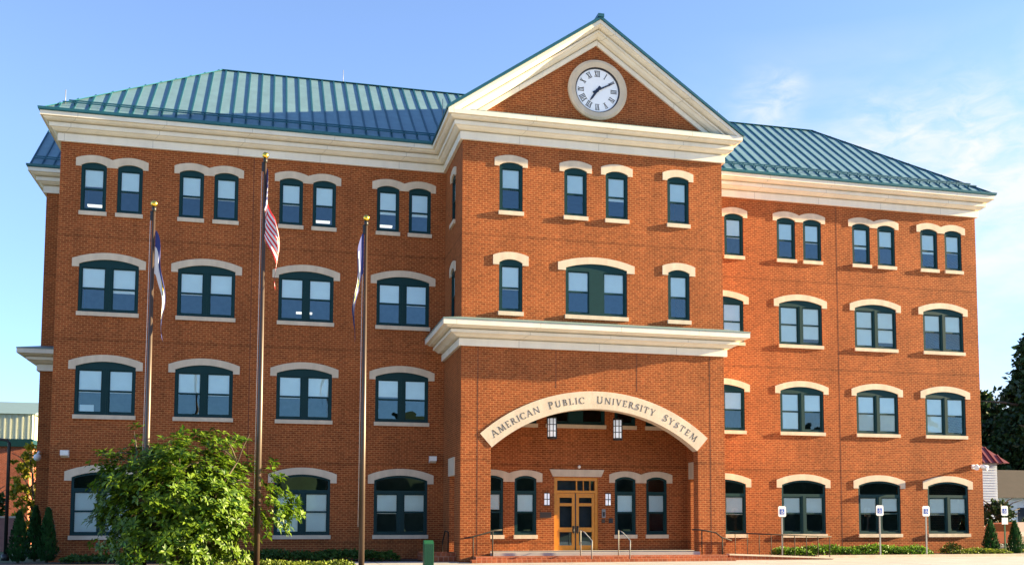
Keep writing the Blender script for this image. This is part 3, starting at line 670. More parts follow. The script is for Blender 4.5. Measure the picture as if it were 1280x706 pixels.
def word(text, a0, a1):
    mb = MB()
    hs = [0.295 if i == 0 else 0.262 for i in range(len(text))]
    gl = [glyph(c) for c in text]
    raw = sum(g[1]*h for g, h in zip(gl, hs)); total = R(a1-a0)*6.92; gap = (total-raw)/(len(text)-1)
    s = 0.0
    for (polys, wd), h in zip(gl, hs):
        mid = R(a0)+(s+wd*h/2)/6.92
        for k, pl in enumerate(polys):
            yy = -D-0.029-0.0004*(k % 12)
            def f(u, v, w_, mid=mid, wd=wd, h=h, yy=yy):
                x = (u-wd/2)*h; r = 6.90+v*h
                return (CX+r*math.sin(mid)+x*math.cos(mid), yy+w_, AC+r*math.cos(mid)-x*math.sin(mid))
            mb.prism(pl, f, 0.006)
        s += wd*h+gap
    mb.build('lettering', M['ink'], AB)
word('AMERICAN', -38.6, -20.2); word('PUBLIC', -16.9, -4.3); word('UNIVERSITY', 0.0, 21.2); word('SYSTEM', 24.5, 38.6)

# entrance door
fm = FRONT(YB+0.06)
mb = MB(); TZ0, TZ1 = 2.97, 3.40
mb.plate([(DX0-0.003, DZ0+0.003), (DX0+0.13, DZ0+0.003), (DX0+0.13, 2.86), (DX1-0.13, 2.86), (DX1-0.13, DZ0+0.003), (DX1+0.003, DZ0+0.003), (DX1+0.003, DZ1+0.003), (DX0-0.003, DZ1+0.003)],
         [[(DX0+0.15, TZ0), (CX+0.02, TZ0), (CX+0.02, TZ1), (DX0+0.15, TZ1)]]+[[(x, TZ0), (x+0.27, TZ0), (x+0.27, TZ1), (x, TZ1)] for x in (21.56, 21.86, 22.09)][:2]+[[(22.16, TZ0), (DX1-0.14, TZ0), (DX1-0.14, TZ1), (22.16, TZ1)]], fm, 0.2)
df = mb.build('door_frame', M['oak'], B)
mb = MB(); mb.poly([(DX0+0.1, YB+0.14, TZ0-0.02), (DX1-0.1, YB+0.14, TZ0-0.02), (DX1-0.1, YB+0.14, TZ1+0.02), (DX0+0.1, YB+0.14, TZ1+0.02)]); mb.build('pane', M['dglass'], df)
for s_ in (-1, 1):
    xa, xb = (DX0+0.135, CX-0.028) if s_ < 0 else (CX+0.032, DX1-0.135)
    pa = [(2.42, 2.66), (1.36, 2.29), (0.58, 1.16)]
    mb = MB(); mb.plate([(xa, DZ0+0.01), (xb, DZ0+0.01), (xb, 2.85), (xa, 2.85)], [[(xa+0.13, q0), (xb-0.13, q0), (xb-0.13, q1), (xa+0.13, q1)] for q0, q1 in pa], FRONT(YB+0.10), 0.06)
    dl = mb.build('door_leaf', M['oak'], B)
    mb = MB(); mb.poly([(xa+0.1, YB+0.135, 0.55), (xb-0.1, YB+0.135, 0.55), (xb-0.1, YB+0.135, 2.7), (xa+0.1, YB+0.135, 2.7)]); mb.build('pane', M['dglass'], dl)
    hx = xb-0.06 if s_ < 0 else xa+0.06
    mb = MB(); mb.tube([(hx, YB+0.11, 1.42), (hx, YB+0.03, 1.40), (hx, YB+0.03, 1.12), (hx, YB+0.11, 1.10)], 0.018, 8); mb.box(hx-0.05, hx+0.05, YB+0.085, YB+0.105, 1.12, 1.42); mb.build('handle', M['black'], dl)
mb = MB(); mb.box(CX-0.04, CX+0.045, YB+0.11, YB+0.16, DZ0+0.01, 2.86); mb.build('astragal', M['black'], B)
mb = MB(); mb.box(DX0, DX1, YB+0.5, YB+0.55, 0.3, 3.6); mb.build('room_partition', M['room'], B)
mb = MB(); mb.prism([(20.42, 3.57), (22.62, 3.57), (22.76, 3.88), (20.28, 3.88)], FRONT(YB-0.10), 0.16); mb.build('door_lintel', M['stone'], B)

# ------------------------------------------------------------ fittings on the building (things of their own)
def sconce(x, z, label):
    t = thing('wall_light', label, 'wall light', (x, YB, z), 'wall lights beside the door')
    mb = MB(); mb.box(x-0.10, x+0.10, YB-0.02, YB, z-0.27, z+0.27); mb.box(x-0.015, x+0.015, YB-0.145, YB-0.13, z-0.25, z+0.25); mb.box(x-0.125, x+0.125, YB-0.146, YB-0.02, z-0.015, z+0.015)
    for q in (z-0.28, z+0.25): mb.box(x-0.12, x+0.12, YB-0.15, YB-0.001, q, q+0.03)
    mb.build('bracket', M['black'], t)
    mb = MB()
    for q0, q1 in ((z-0.245, z-0.018), (z+0.018, z+0.245)): mb.box(x-0.105, x+0.105, YB-0.128, YB-0.022, q0, q1)
    mb.build('lamp_shade', M['lens'], t)
sconce(20.15, 2.58, 'white two pane wall light left of the oak entrance door')
sconce(22.93, 2.58, 'white two pane wall light right of the oak entrance door')
def pendant(x, label):
    y = -2.8; t = thing('pendant_lantern', label, 'lantern', (x, y, 5.1), 'hanging porch lanterns')
    mb = MB(); mb.tube([(x, y, 6.0), (x, y, 8.56)], 0.015, 6); mb.tube([(x, y, 8.50), (x, y, 8.549)], 0.08, 10); mb.build('hanging_rod', M['black'], t)
    mb = MB()
    for z0, z1, r in ((5.08, 5.17, 0.21), (5.40, 5.43, 0.215), (5.67, 5.70, 0.215), (5.94, 6.02, 0.215)): mb.tube([(x, y, z0), (x, y, z1)], r, 8)
    for i in range(8):
        a_ = R(45*i+0); mb.box(x+0.2*math.cos(a_)-0.014, x+0.2*math.cos(a_)+0.014, y+0.2*math.sin(a_)-0.014, y+0.2*math.sin(a_)+0.014, 5.12, 5.98)
    mb.build('frame', M['black'], t)
    mb = MB(); mb.tube([(x, y, 5.14), (x, y, 5.96)], 0.185, 16); mb.build('lamp_shade', M['lens'], t)
pendant(20.0, 'black framed lantern hanging in the porch under the word public')
pendant(22.91, 'black framed lantern hanging in the porch under the word university')
mb = MB(); mb.box(19.86, 20.36, YB-0.03, YB, 1.78, 2.02); o = mb.build('plaque', M['bronze'], None, origin=(20.1, YB, 1.9)); tag(o, 'small dark bronze plaque on brick left of the oak door', 'plaque')
t = thing('intercom', 'grey intercom panel on brick right of the oak door', 'intercom', (22.73, YB, 1.95))
mb = MB(); mb.box(22.66, 22.82, YB-0.05, YB, 1.78, 2.16); mb.build('housing', M['steel'], t)
mb = MB(); mb.box(22.69, 22.79, YB-0.055, YB-0.05, 1.84, 2.04); mb.build('keypad', M['black'], t)
mb = MB(); mb.box(22.65, 22.80, YB-0.04, YB, 1.56, 1.72); o = mb.build('card_reader', M['bronze'], None, origin=(22.72, YB, 1.64)); tag(o, 'small bronze card reader box just below the intercom panel', 'card reader')
mb = MB(); mb.box(22.98, 23.17, YB-0.04, YB, 1.55, 1.76); mb.box(23.03, 23.12, YB-0.06, YB-0.04, 1.6, 1.71); o = mb.build('door_button', M['black'], None, origin=(23.07, YB, 1.65)); tag(o, 'black square door button plate right of the card reader', 'door button')
mb = MB(); mb.tube([(21.6, YB, 4.03), (21.6, YB-0.1, 4.03)], 0.035, 8); mb.ball((21.6, YB-0.12, 4.0), 0.07); o = mb.build('dome_camera', M['white'], None, origin=(21.6, YB, 4.0)); tag(o, 'tiny white dome camera above the stone lintel of the entrance door', 'security camera')
def flood(x, z, label, group='white floodlights on the brick walls'):
    t = thing('floodlight', label, 'floodlight', (x, 0, z), group)
    mb = MB(); mb.box(x-0.10, x+0.10, -0.08, 0, z-0.12, z+0.14); mb.tube([(x, -0.08, z), (x, -0.17, z+0.03)], 0.04, 8); mb.build('bracket', M['white'], t)
    mb = MB(); mb.prism([(-0.14, z-0.14), (-0.40, z-0.06), (-0.42, z+0.14), (-0.14, z+0.16)], lambda u, v, w_: (x-0.15+w_, u, v), 0.30); mb.build('lamp_head', M['white'], t)
flood(0.60, 4.28, 'white floodlight at the left corner above the window behind the tree')
flood(15.32, 4.28, 'white floodlight beside the porch block left of its side wall')
t = thing('security_camera', 'white twin head camera at the right corner casting a long shadow', 'security camera', (42.5, 0, 4.35))
mb = MB(); mb.box(42.36, 42.64, -0.10, 0, 4.25, 4.47); mb.tube([(42.5, -0.1, 4.36), (42.5, -0.42, 4.36)], 0.05, 8); mb.build('bracket', M['white'], t)
for s_ in (-0.2, 0.22):
    mb = MB(); mb.tube([(42.5+s_*0.4, -0.35, 4.38), (42.5+s_, -0.52, 4.32), (42.5+s_*1.5, -0.66, 4.27)], [0.09, 0.12, 0.12], 12); mb.build('camera_head', M['white'], t)
t = thing('dome_camera', 'white dome camera on an arm at the shaded left side wall', 'security camera', (-1.8, 7.7, 4.6))
mb = MB(); mb.tube([(-1.75, 7.70, 4.75), (-1.78, 7.3, 4.8), (-1.8, 7.15, 4.68)], 0.06, 8); mb.build('arm', M['white'], t)
mb = MB(); mb.ball((-1.8, 7.12, 4.55), 0.17, 14); mb.build('dome', M['white'], t)

# ------------------------------------------------------------ rails and ramp
def rail_path(name, label, pts, r=0.025, posts=(), m='rail', cat='handrail', group=None):
    t = thing(name, label, cat, (pts[0][0], pts[0][1], 0.0), group)
    mb = MB(); mb.tube(pts, r, 8); mb.build('rail', M[m], t)
    for p in posts:
        mb = MB(); mb.tube([(p[0], p[1], p[2]), (p[0], p[1], p[3])], r*0.9, 8); mb.build('post', M[m], t)
    return t
rail_path('handrail', 'dark metal handrail sloping across the left porch pier', [(15.95, -D-0.28, 0.95), (16.2, -D-0.28, 0.97), (17.2, -D-0.16, 1.25), (17.5, -D-0.05, 1.27)], 0.03, [(16.3, -D-0.28, 0.235, 0.98), (17.1, -D-0.175, 0.235, 1.22)], group='dark handrails on the porch piers')
rail_path('handrail', 'dark metal handrail sloping across the right porch pier', [(25.6, -D-0.10, 1.27), (25.95, -D-0.16, 1.26), (26.6, -D-0.22, 1.15), (26.85, -D-0.25, 0.95), (27.3, -D-0.25, 0.82)], 0.03, [(26.0, -D-0.16, 0.235, 1.25), (26.88, -D-0.26, 0.235, 0.93)], group='dark handrails on the porch piers')
for x, lb in ((20.65, 'short steel handrail on the brick steps in front of the oak door'), (22.25, 'short steel handrail on the brick steps right of the oak door')):
    rail_path('step_rail', lb, [(x, -D-0.45, 0.235), (x, -D-0.45, 1.27), (x+0.12, -D-0.65, 1.16), (x+0.30, -D-1.05, 0.84), (x+0.30, -D-1.0, 0.115)], 0.026, (), 'steel', group='steel rails on the front steps')
t = thing('ramp_wall', 'low brick ramp wall with pale coping sloping down to the right', 'ramp wall', (29.5, -4.6, 0))
mb = MB(); mb.prism([(27.2, -0.1), (32.0, -0.1), (32.0, 0.02), (27.2, 0.20)], FRONT(-4.72), 0.24); mb.build('wall', M['brick_step'], t)
mb = MB(); mb.prism([(27.17, 0.205), (32.05, 0.022), (32.05, 0.085), (27.17, 0.27)], FRONT(-4.76), 0.32); mb.build('coping', M['stone'], t)
t = thing('ramp_railing', 'thin bronze railing with upright posts along the sloping ramp wall', 'railing', (29.5, -4.6, 0))
mb = MB(); zf = lambda x: 0.265-(x-27.2)*0.0375
mb.tube([(27.25, -4.6, 1.14), (32.0, -4.6, 0.96)], 0.024, 8); mb.build('rail', M['rail'], t)
for i in range(9):
    x = 27.5+i*0.55; mb = MB(); mb.tube([(x, -4.6, zf(x)-0.02), (x, -4.6, 1.14-(x-27.25)*0.038)], 0.017, 6); mb.build('post', M['rail'], t)
rail_path('handrail', 'dark handrail at the open side of the left porch wall', [(15.55, -3.2, 0.36), (15.55, -3.2, 1.18), (15.55, -2.4, 1.22), (15.55, -1.7, 0.75), (15.55, -1.7, 0.36)], 0.03, ())
mb = MB(); mb.box(14.6, 15.81, -3.6, -1.0, -0.1, 0.34); tag(mb.build('side_landing', M['brick_step']), kind='structure')

# ------------------------------------------------------------ flagpoles and flags
def flagpole(x, top, label):
    y = -11.0; t = thing('flagpole', label, 'flagpole', (x, y, 0), 'flagpoles in front of the building')
    mb = MB(); mb.tube([(x, y, -0.03), (x, y, top*0.35), (x, y, top-0.12)], [0.095, 0.085, 0.045], 14); mb.build('shaft', M['bronze'], t)
    mb = MB(); mb.tube([(x, y, -0.02), (x, y, 0.06), (x, y, 0.16)], [0.2, 0.19, 0.1], 14); mb.build('base_collar', M['bronze'], t)
    mb = MB(); mb.tube([(x, y, top-0.16), (x, y, top-0.02)], 0.065, 12); mb.box(x-0.11, x-0.03, y-0.03, y+0.03, top-0.45, top-0.15); mb.build('truck', M['black'], t)
    mb = MB(); mb.ball((x, y, top+0.09), 0.105, 14); mb.build('ball_finial', M['gold'], t)
    mb = MB(); mb.tube([(x-0.10, y, top-0.3), (x-0.125, y, 1.4)], 0.006, 5); mb.build('halyard', M['white'], t)
flagpole(4.79, 11.55, 'shorter bronze flagpole on the left rising behind the leafy tree')
flagpole(8.17, 13.43, 'tallest bronze flagpole carrying the striped red and white flag')
flagpole(11.46, 11.58, 'shorter bronze flagpole on the right with white and blue flag')
def flag(name, label, x, ztop, hoist, drop, spread, side, pick, mats, ph=0.0, folds=2.3, back=0.0):
    NS, NT = 40, 26; mb = MB(); mb.smooth = True; y = -11.0
    for j in range(NT+1):
        t = j/NT
        for i in range(NS+1):
            s = i/NS
            z = ztop-hoist*t-drop*s*(1-0.12*t)
            fx = side*(0.05+spread*(0.95*s**0.55*(1-0.2*s)-back*math.sin(min(1, s*1.6)*math.pi)+0.13*math.sin(8*s+3.5*t+ph)*min(1, s*4)))
            fy = -0.10*min(1, s*4)-0.10*math.sin(10*s+2.5*t+ph)*min(1, s*3)-0.04*math.cos(15*t-3*s)*s
            mb.v.append((x+fx, y+fy, z))
    for j in range(NT):
        for i in range(NS):
            mb.cur = pick((i+0.5)/NS, (j+0.5)/NT, i, j); a_ = j*(NS+1)+i; mb.face([a_, a_+1, a_+NS+2, a_+NS+1])
    o = mb.build(name, mats, None, fixn=False, origin=(x, y, ztop)); tag(o, label, 'flag')
def us(s, t, i, j):
    if s < 0.40 and t < 7/13: return 1 if (i % 2 == 1 and j % 3 == (1 if (i//2) % 2 else 2)) else 2
    return 0 if (j//2) % 2 == 0 else 1
flag('flag', 'red and white striped flag with starred blue corner hanging limp', 8.17, 13.1, 1.75, 2.65, 0.52, 1, us, [M['fr'], M['fw'], M['fb']], 0.4, 2.0, 0.45)
def wv(s, t, i, j):
    if s < .16 or s > .72 or t < .20 or t > .80: return 1
    if (s-.5)**2/.02+(t-.5)**2/.05 < 1: return 2 if (i+j) % 3 else 3
    return 0
flag('flag', 'white flag with blue border hanging limp from the right flagpole', 11.44, 11.2, 1.4, 2.7, 0.40, -1, wv, [M['fw'], M['fb'], M['fg'], M['fy']], 0.2)
def cf(s, t, i, j):
    if t < .38 or s > .88: return 1
    if .42 < s < .58 and .3 < t < .75: return 2 if t < .55 else 3
    return 0
flag('flag', 'white and blue flag with gold patch hanging on the left flagpole', 4.80, 10.8, 1.4, 2.5, 0.42, 1, cf, [M['fw'], M['fb'], M['fy'], M['fg']], 1.2)

# ------------------------------------------------------------ planting
def cloud(c, r, n, rg):
    out = []
    for _ in range(n):
        v = Vector((rg.gauss(0, 1), rg.gauss(0, 1), rg.gauss(0, 1))).normalized()*(rg.random()**0.45)
        out.append((c[0]+v.x*r[0], c[1]+v.y*r[1], c[2]+v.z*r[2]))
    return out
def broad_tree():
    rg = random.Random(21); bx, by = 5.75, -11.2
    t = thing('leafy_tree', 'small rounded green tree with big glossy leaves before the left wing', 'tree', (bx, by, 0))
    mb = MB(); tips = []
    for k in range(7):
        a_ = k*0.9+0.3; rr = rg.uniform(0.9, 2.3)
        p0 = Vector((bx+0.12*math.cos(a_), by+0.12*math.sin(a_), -0.05)); p3 = Vector((bx+rr*math.cos(a_), by+rr*0.75*math.sin(a_), rg.uniform(2.3, 3.7)))
        p1 = p0.lerp(p3, 0.35)+Vector((0, 0, 0.35)); p2 = p0.lerp(p3, 0.7)+Vector((0, 0, 0.25))
        mb.tube([p0, p1, p2, p3], [0.085, 0.065, 0.045, 0.015], 8)
        for q in (p1, p2, p3):
            for _ in range(4):
                e = q+Vector((rg.uniform(-1, 1), rg.uniform(-0.8, 0.8), rg.uniform(-0.2, 0.9))); mb.tube([q, q.lerp(e, 0.5)+Vector((0, 0, 0.08)), e], [0.025, 0.016, 0.006], 5); tips.append(e)
    mb.build('trunk', M['bark'], t)
    pts = []; C = Vector((5.95, by, 2.0))
    for _ in range(620):
        v = Vector((rg.gauss(0, 1), rg.gauss(0, 1), rg.gauss(0, 1))).normalized()
        u_ = rg.random()**0.33
        lump = 1+0.13*math.sin(3.1*math.atan2(v.y, v.x)+1)+0.12*math.sin(5*v.z+2.3*v.x)
        p = C+Vector((v.x*2.95, v.y*1.95, v.z*2.15))*u_*lump*0.97
        if p.z < 0.35: continue
        r_ = rg.uniform(0.22, 0.42); n_l = int(rg.uniform(14, 34))
        pts += cloud(p, (r_*1.3, r_*1.3, r_*0.8), n_l, rg)
    for e in tips: pts += cloud(e, (0.35, 0.35, 0.25), 22, rg)
    for dx, dz in ((2.9, 0.5), (3.15, 0.15), (2.7, 0.95), (-2.5, -0.1), (-2.6, 0.4), (2.5, 1.3), (3.0, -0.3), (2.3, 1.6), (-1.5, 1.6), (0.4, 2.2), (0.9, 2.25), (-0.2, 2.15), (1.6, 2.0)):
        pts += cloud((C.x+dx, by+rg.uniform(-0.2, 0.8), C.z+dz), (0.42, 0.42, 0.28), 45, rg)
    pts = [p for p in pts if not (abs(p[0]-8.17) < 0.35 and p[1] < -10.7) and p[2] > 0.2]
    lf = MB(); rg.shuffle(pts)
    for p in pts[:3300]:
        ax = (Vector(p)-Vector((C.x, C.y, C.z-1.2))).normalized(); ax = (ax+Vector((0, 0, 0.5))+Vector((rg.gauss(0, .35), rg.gauss(0, .35), rg.gauss(0, .3)))).normalized()
        x1 = ax.cross(Vector((0.3, 0.2, 1))).normalized(); y1 = ax.cross(x1); k0 = rg.uniform(0, 6.28); m_ = rg.randint(5, 8)
        for q in range(m_):
            a_ = k0+q*6.283/m_+rg.gauss(0, .2); s_ = rg.uniform(0.15, 0.27)
            d = ((x1*math.cos(a_)+y1*math.sin(a_))+ax*rg.uniform(0.0, 0.7)+Vector((0, 0, -0.15))).normalized()
            sd = d.cross(ax)
            if sd.length < 1e-3: continue
            sd.normalize(); n = sd.cross(d); P0 = Vector(p)+d*0.02; w_ = s_*0.24; k = len(lf.v)
            lf.v += [tuple(P0), tuple(P0+d*s_*.5+sd*w_+n*w_*.3), tuple(P0+d*s_-n*s_*.12), tuple(P0+d*s_*.5-sd*w_+n*w_*.3), tuple(P0+d*s_*.55)]
            lf.face([k, k+1, k+2, k+4]); lf.face([k, k+4, k+2, k+3])
    lf.build('crown', M['leaf'], t, fixn=False)
broad_tree()
def thuja(x, y, h, r, label, group):
    rg = random.Random(int(x*100+y*7)); t = thing('arborvitae', label, 'evergreen shrub', (x, y, 0), group)
    mb = MB(); mb.tube([(x, y, -0.03), (x, y, h*0.85)], [0.06, 0.015], 7); mb.build('trunk', M['bark'], t)
    lf = MB(); pts = []
    for _ in range(int(1500*h/1.7)):
        q = rg.random(); z = 0.04+q*h*0.97; a_ = rg.uniform(0, 6.283)
        rr = r*(1-q)**0.75*(0.45+0.55*min(1, q*6))*(0.7+0.35*rg.random()+0.12*math.sin(5*a_+8*q)); pts.append((x+rr*math.cos(a_), y+rr*math.sin(a_), z))
    for p in pts:
        s_ = rg.uniform(0.09, 0.19); a_ = math.atan2(p[1]-y, p[0]-x)+rg.gauss(0, 0.5)
        d = Vector((0.45*math.cos(a_), 0.45*math.sin(a_), 1+rg.gauss(0, .3))).normalized(); sd = Vector((-math.sin(a_), math.cos(a_), rg.gauss(0, .4))).normalized()
        k = len(lf.v); P = Vector(p); lf.v += [tuple(P), tuple(P+d*s_*.5+sd*s_*.28), tuple(P+d*s_), tuple(P+d*s_*.5-sd*s_*.28)]; lf.face([k, k+1, k+2, k+3])
    lf.build('crown', M['thuja'], t, fixn=False)
thuja(-0.80, -1.0, 1.95, 0.42, 'leftmost cone shaped evergreen shrub beside the black lamp post', 'cone shaped evergreens')
thuja(-0.72, 1.6, 2.2, 0.42, 'cone shaped evergreen set back in deep shade at the wall corner', 'cone shaped evergreens')
thuja(0.22, -1.0, 2.05, 0.42, 'cone shaped evergreen right against the left corner of the brick wall', 'cone shaped evergreens')
thuja(42.62, -1.0, 1.62, 0.45, 'cone shaped evergreen against the right corner of the brick wall', 'cone shaped evergreens')
thuja(44.0, -1.0, 1.58, 0.42, 'cone shaped evergreen standing clear of the building beside the parked car', 'cone shaped evergreens')
def hedge(label, x0, x1, y0, y1, z0, z1, n, m, size=0.12, seed=3):
    rg = random.Random(seed); t = thing('hedge', label, 'hedge', ((x0+x1)/2, (y0+y1)/2, z0-0.02))
    mb = MB()
    for i in range(max(3, int((x1-x0)/0.8))):
        X = x0+0.4+i*0.8
        if X < x1: mb.tube([(X, (y0+y1)/2, z0-0.03), (X+rg.uniform(-.1, .1), (y0+y1)/2, z0+(z1-z0)*0.6)], [0.03, 0.01], 6)
    mb.build('stem', M['bark'], t)
    pts = []
    for _ in range(n):
        X = rg.uniform(x0, x1); Y = rg.uniform(y0, y1)
        e = min(1, (X-x0)/0.35, (x1-X)/0.35, (Y-y0)/0.25+0.35, (y1-Y)/0.25+0.35)
        hh = (z1-z0)*(0.72+0.28*math.sin(X*2.3+math.sin(Y*3))*0.5+0.14*math.sin(X*7.1+Y*5))*max(0.15, e)**0.5
        pts.append((X, Y, z0+hh*(rg.random()**0.45)))
    lf = MB(); leaves(lf, pts, size, 0.3, 0.55, rg); lf.build('foliage', m, t, fixn=False)
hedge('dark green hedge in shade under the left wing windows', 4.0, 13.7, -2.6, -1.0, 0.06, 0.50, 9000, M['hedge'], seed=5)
hedge('low lime green hedge strip in front of the dark hedge and flagpole', 5.9, 11.5, -8.2, -7.0, 0.0, 0.22, 3800, M['ivy'], 0.11, seed=6)
hedge('low dark hedge at the foot of the left corner wall', 0.9, 3.6, -2.4, -1.0, 0.06, 0.38, 2200, M['hedge'], seed=7)
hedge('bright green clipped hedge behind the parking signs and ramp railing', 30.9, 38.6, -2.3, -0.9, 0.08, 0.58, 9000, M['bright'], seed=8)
hedge('short green hedge near the right corner of the building', 40.1, 42.9, -2.3, -1.2, 0.08, 0.36, 2200, M['ivy'], 0.12, seed=9)
hedge('small lime green shrub against the wall under the last window', 40.2, 41.1, -1.1, -0.3, 0.08, 0.85, 700, M['ivy'], 0.12, seed=10)
hedge('green hedge strip behind the right evergreen near the parked car', 43.0, 46.5, -0.2, 0.9, -0.02, 0.32, 1800, M['ivy'], 0.12, seed=11)
def big_tree(name, label, x, y, top, r, zlow, n, m, size, seed, conifer=False, group=None):
    rg = random.Random(seed); t = thing(name, label, 'tree', (x, y, 0), group)
    mb = MB(); mb.tube([(x, y, -0.1), (x+0.2, y, top*0.5), (x, y, top*0.92)], [r*0.09, r*0.06, 0.05], 8)
    for k in range(14):
        z = zlow+(top-zlow)*rg.uniform(0.1, 0.8); a_ = k*2.4; mb.tube([(x, y, z), (x+r*0.5*math.cos(a_), y+r*0.5*math.sin(a_), z+0.8), (x+r*0.8*math.cos(a_), y+r*0.8*math.sin(a_), z+1.0)], [r*0.03, r*0.02, 0.02], 5)
    mb.build('trunk', M['bark'], t)
    pts = []; nc = n//40
    for _ in range(nc):
        q = rg.random()
        a_ = rg.uniform(0, 6.283); z = zlow+(top-zlow)*q
        prof = (1-q)**0.6*min(1, q*5+0.4) if conifer else math.sqrt(max(0, 1-(2*q-0.85)**2/1.35))
        rr = r*prof*(rg.random()**0.4)*(0.82+0.18*math.sin(4*a_+7*q)); cr_ = rg.uniform(0.05, 0.13)*r
        pts += cloud((x+rr*math.cos(a_), y+rr*math.sin(a_), z), (cr_*1.4, cr_*1.4, cr_*0.9), 40, rg)
    lf = MB(); leaves(lf, pts, size, 0.2, 0.6, rg); lf.build('crown', m, t, fixn=False)
big_tree('evergreen_tree', 'tall dark evergreen tree with ragged pointed top at the right edge', 80.8, 42, 20.0, 7.4, 0.5, 34000, M['dleaf'], 0.62, 31, True)
big_tree('broadleaf_tree', 'dark bushy tree behind the red roofed house beside the tall evergreen', 79.0, 50, 15.0, 5.0, 0.5, 22000, M['dleaf'], 0.6, 32)
big_tree('broadleaf_tree', 'dark spreading tree behind the brown roofed house far right', 88.0, 50, 15.5, 7.0, 0.5, 18000, M['dleaf'], 0.65, 33)
big_tree('ornamental_tree', 'slender yellow green tree glowing in sun by the left side wall', -5.75, 26, 6.5, 1.35, 0.7, 3600, M['yleaf'], 0.24, 34)
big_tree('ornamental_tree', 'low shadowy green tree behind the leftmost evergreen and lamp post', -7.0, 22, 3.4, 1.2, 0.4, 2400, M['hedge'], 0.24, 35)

big_tree('garden_shrub', 'dark rounded shrub in front of the houses behind the parked cars', 59.6, 21, 3.1, 2.0, 0.2, 3000, M['dleaf'], 0.26, 36)
big_tree('garden_shrub', 'small greyish flowering shrub beside the white house corner', 55.4, 20, 2.4, 1.2, 0.2, 1600, M['hedge'], 0.2, 37)
# ------------------------------------------------------------ signs, lamp post, bollard
def wheelchair(mb, cx, y, cz, s):
    f = FRONT(y)
    for i in range(14):
        a0, a1 = R(130+i*17), R(130+(i+1)*17)
        mb.prism([(cx+s*.30*math.cos(a0)-s*.02, cz-s*.15+s*.30*math.sin(a0)), (cx+s*.30*math.cos(a1)-s*.02, cz-s*.15+s*.30*math.sin(a1)), (cx+s*.22*math.cos(a1)-s*.02, cz-s*.15+s*.22*math.sin(a1)), (cx+s*.22*math.cos(a0)-s*.02, cz-s*.15+s*.22*math.sin(a0))], f, 0.004)
    mb.prism([(cx-.06*s+.075*s*math.cos(i*.7854), cz+.40*s+.075*s*math.sin(i*.7854)) for i in range(8)], f, 0.004)
    for p, q in (((-.06, .30), (-.02, -.10)), ((-.02, -.08), (.20, -.08)), ((.18, -.08), (.30, -.36)), ((-.04, .12), (.16, .12))): stroke(mb, (cx+p[0]*s, cz+p[1]*s), (cx+q[0]*s, cz+q[1]*s), .075*s, FRONT(y-0.0005*(p[1]*10 % 3)), 0.004)
def parking_sign(x, y, zb, top, post, label, group='accessible parking signs along the right wing', tall=True):
    t = thing('parking_sign', label, 'sign', (x, y, zb), group)
    mb = MB(); mb.box(x-0.035, x+0.035, y-0.02, y+0.02, zb-0.05, top-0.05); mb.build('post', post, t)
    mb = MB(); hw, hh = 0.19, 0.24; zc_ = top-hh
    mb.prism([(x-hw, zc_-hh+.05), (x-hw+.05, zc_-hh), (x+hw-.05, zc_-hh), (x+hw, zc_-hh+.05), (x+hw, zc_+hh-.05), (x+hw-.05, zc_+hh), (x-hw+.05, zc_+hh), (x-hw, zc_+hh-.05)], FRONT(y-0.035), 0.012); pn = mb.build('sign_panel', M['white'], t)
    mb = MB(); mb.prism([(x-.11, zc_-.13), (x+.11, zc_-.13), (x+.11, zc_+.11), (x-.11, zc_+.11)], FRONT(y-0.040), 0.004); mb.build('symbol_field', M['blue'], pn)
    mb = MB(); wheelchair(mb, x, y-0.046, zc_, 0.21); mb.build('symbol', M['white'], pn)
    return t
parking_sign(30.74, -2.45, 0.05, 2.31, M['steel'], 'accessible parking sign on grey post nearest the entrance ramp railing')
parking_sign(35.66, -2.45, 0.05, 2.37, M['steel'], 'middle accessible parking sign on grey post in front of the hedge')
parking_sign(38.08, -2.45, 0.05, 2.35, M['steel'], 'accessible parking sign on grey post at the right end of the hedge')
t = parking_sign(43.2, -1.3, -0.02, 2.40, M['green'], 'accessible parking sign on a green post between two cone shaped evergreens')
mb = MB(); mb.box(43.03, 43.37, -1.336, -1.322, 1.50, 1.82); mb.build('sign_panel', M['white'], t)
t = thing('street_lamp', 'black lamp post with a short arm left of the evergreens', 'lamp post', (-2.1, 3.0, 0))
mb = MB(); mb.tube([(-2.1, 3, -0.05), (-2.12, 3, 4.9), (-2.2, 3, 5.02), (-3.0, 3, 5.1)], [0.075, 0.065, 0.06, 0.05], 10); mb.build('pole', M['black'], t)
mb = MB(); mb.prism([(-3.0, 5.02), (-3.7, 5.05), (-3.65, 5.16), (-3.0, 5.18)], lambda u, v, w_: (u, 2.85+w_, v), 0.3); mb.build('lamp_head', M['black'], t)
mb = MB(); mb.tube([(-2.1, 3, -0.04), (-2.1, 3, 0.25)], 0.16, 10); mb.build('base', M['black'], t)
t = thing('litter_bin', 'narrow dark green metal bin with sloping top beside the walkway', 'bin', (14.1, -8, 0))
mb = MB(); mb.prism([(-8.2, -0.02), (-7.8, -0.02), (-7.8, 0.90), (-8.0, 0.92), (-8.2, 0.80)], lambda u, v, w_: (13.90+w_, u, v), 0.34); mb.build('body', M['green'], t)
mb = MB()
for i in range(5): mb.box(13.915+i*0.07, 13.94+i*0.07, -8.215, -8.2, 0.05, 0.78)
mb.build('rib', M['green'], t)

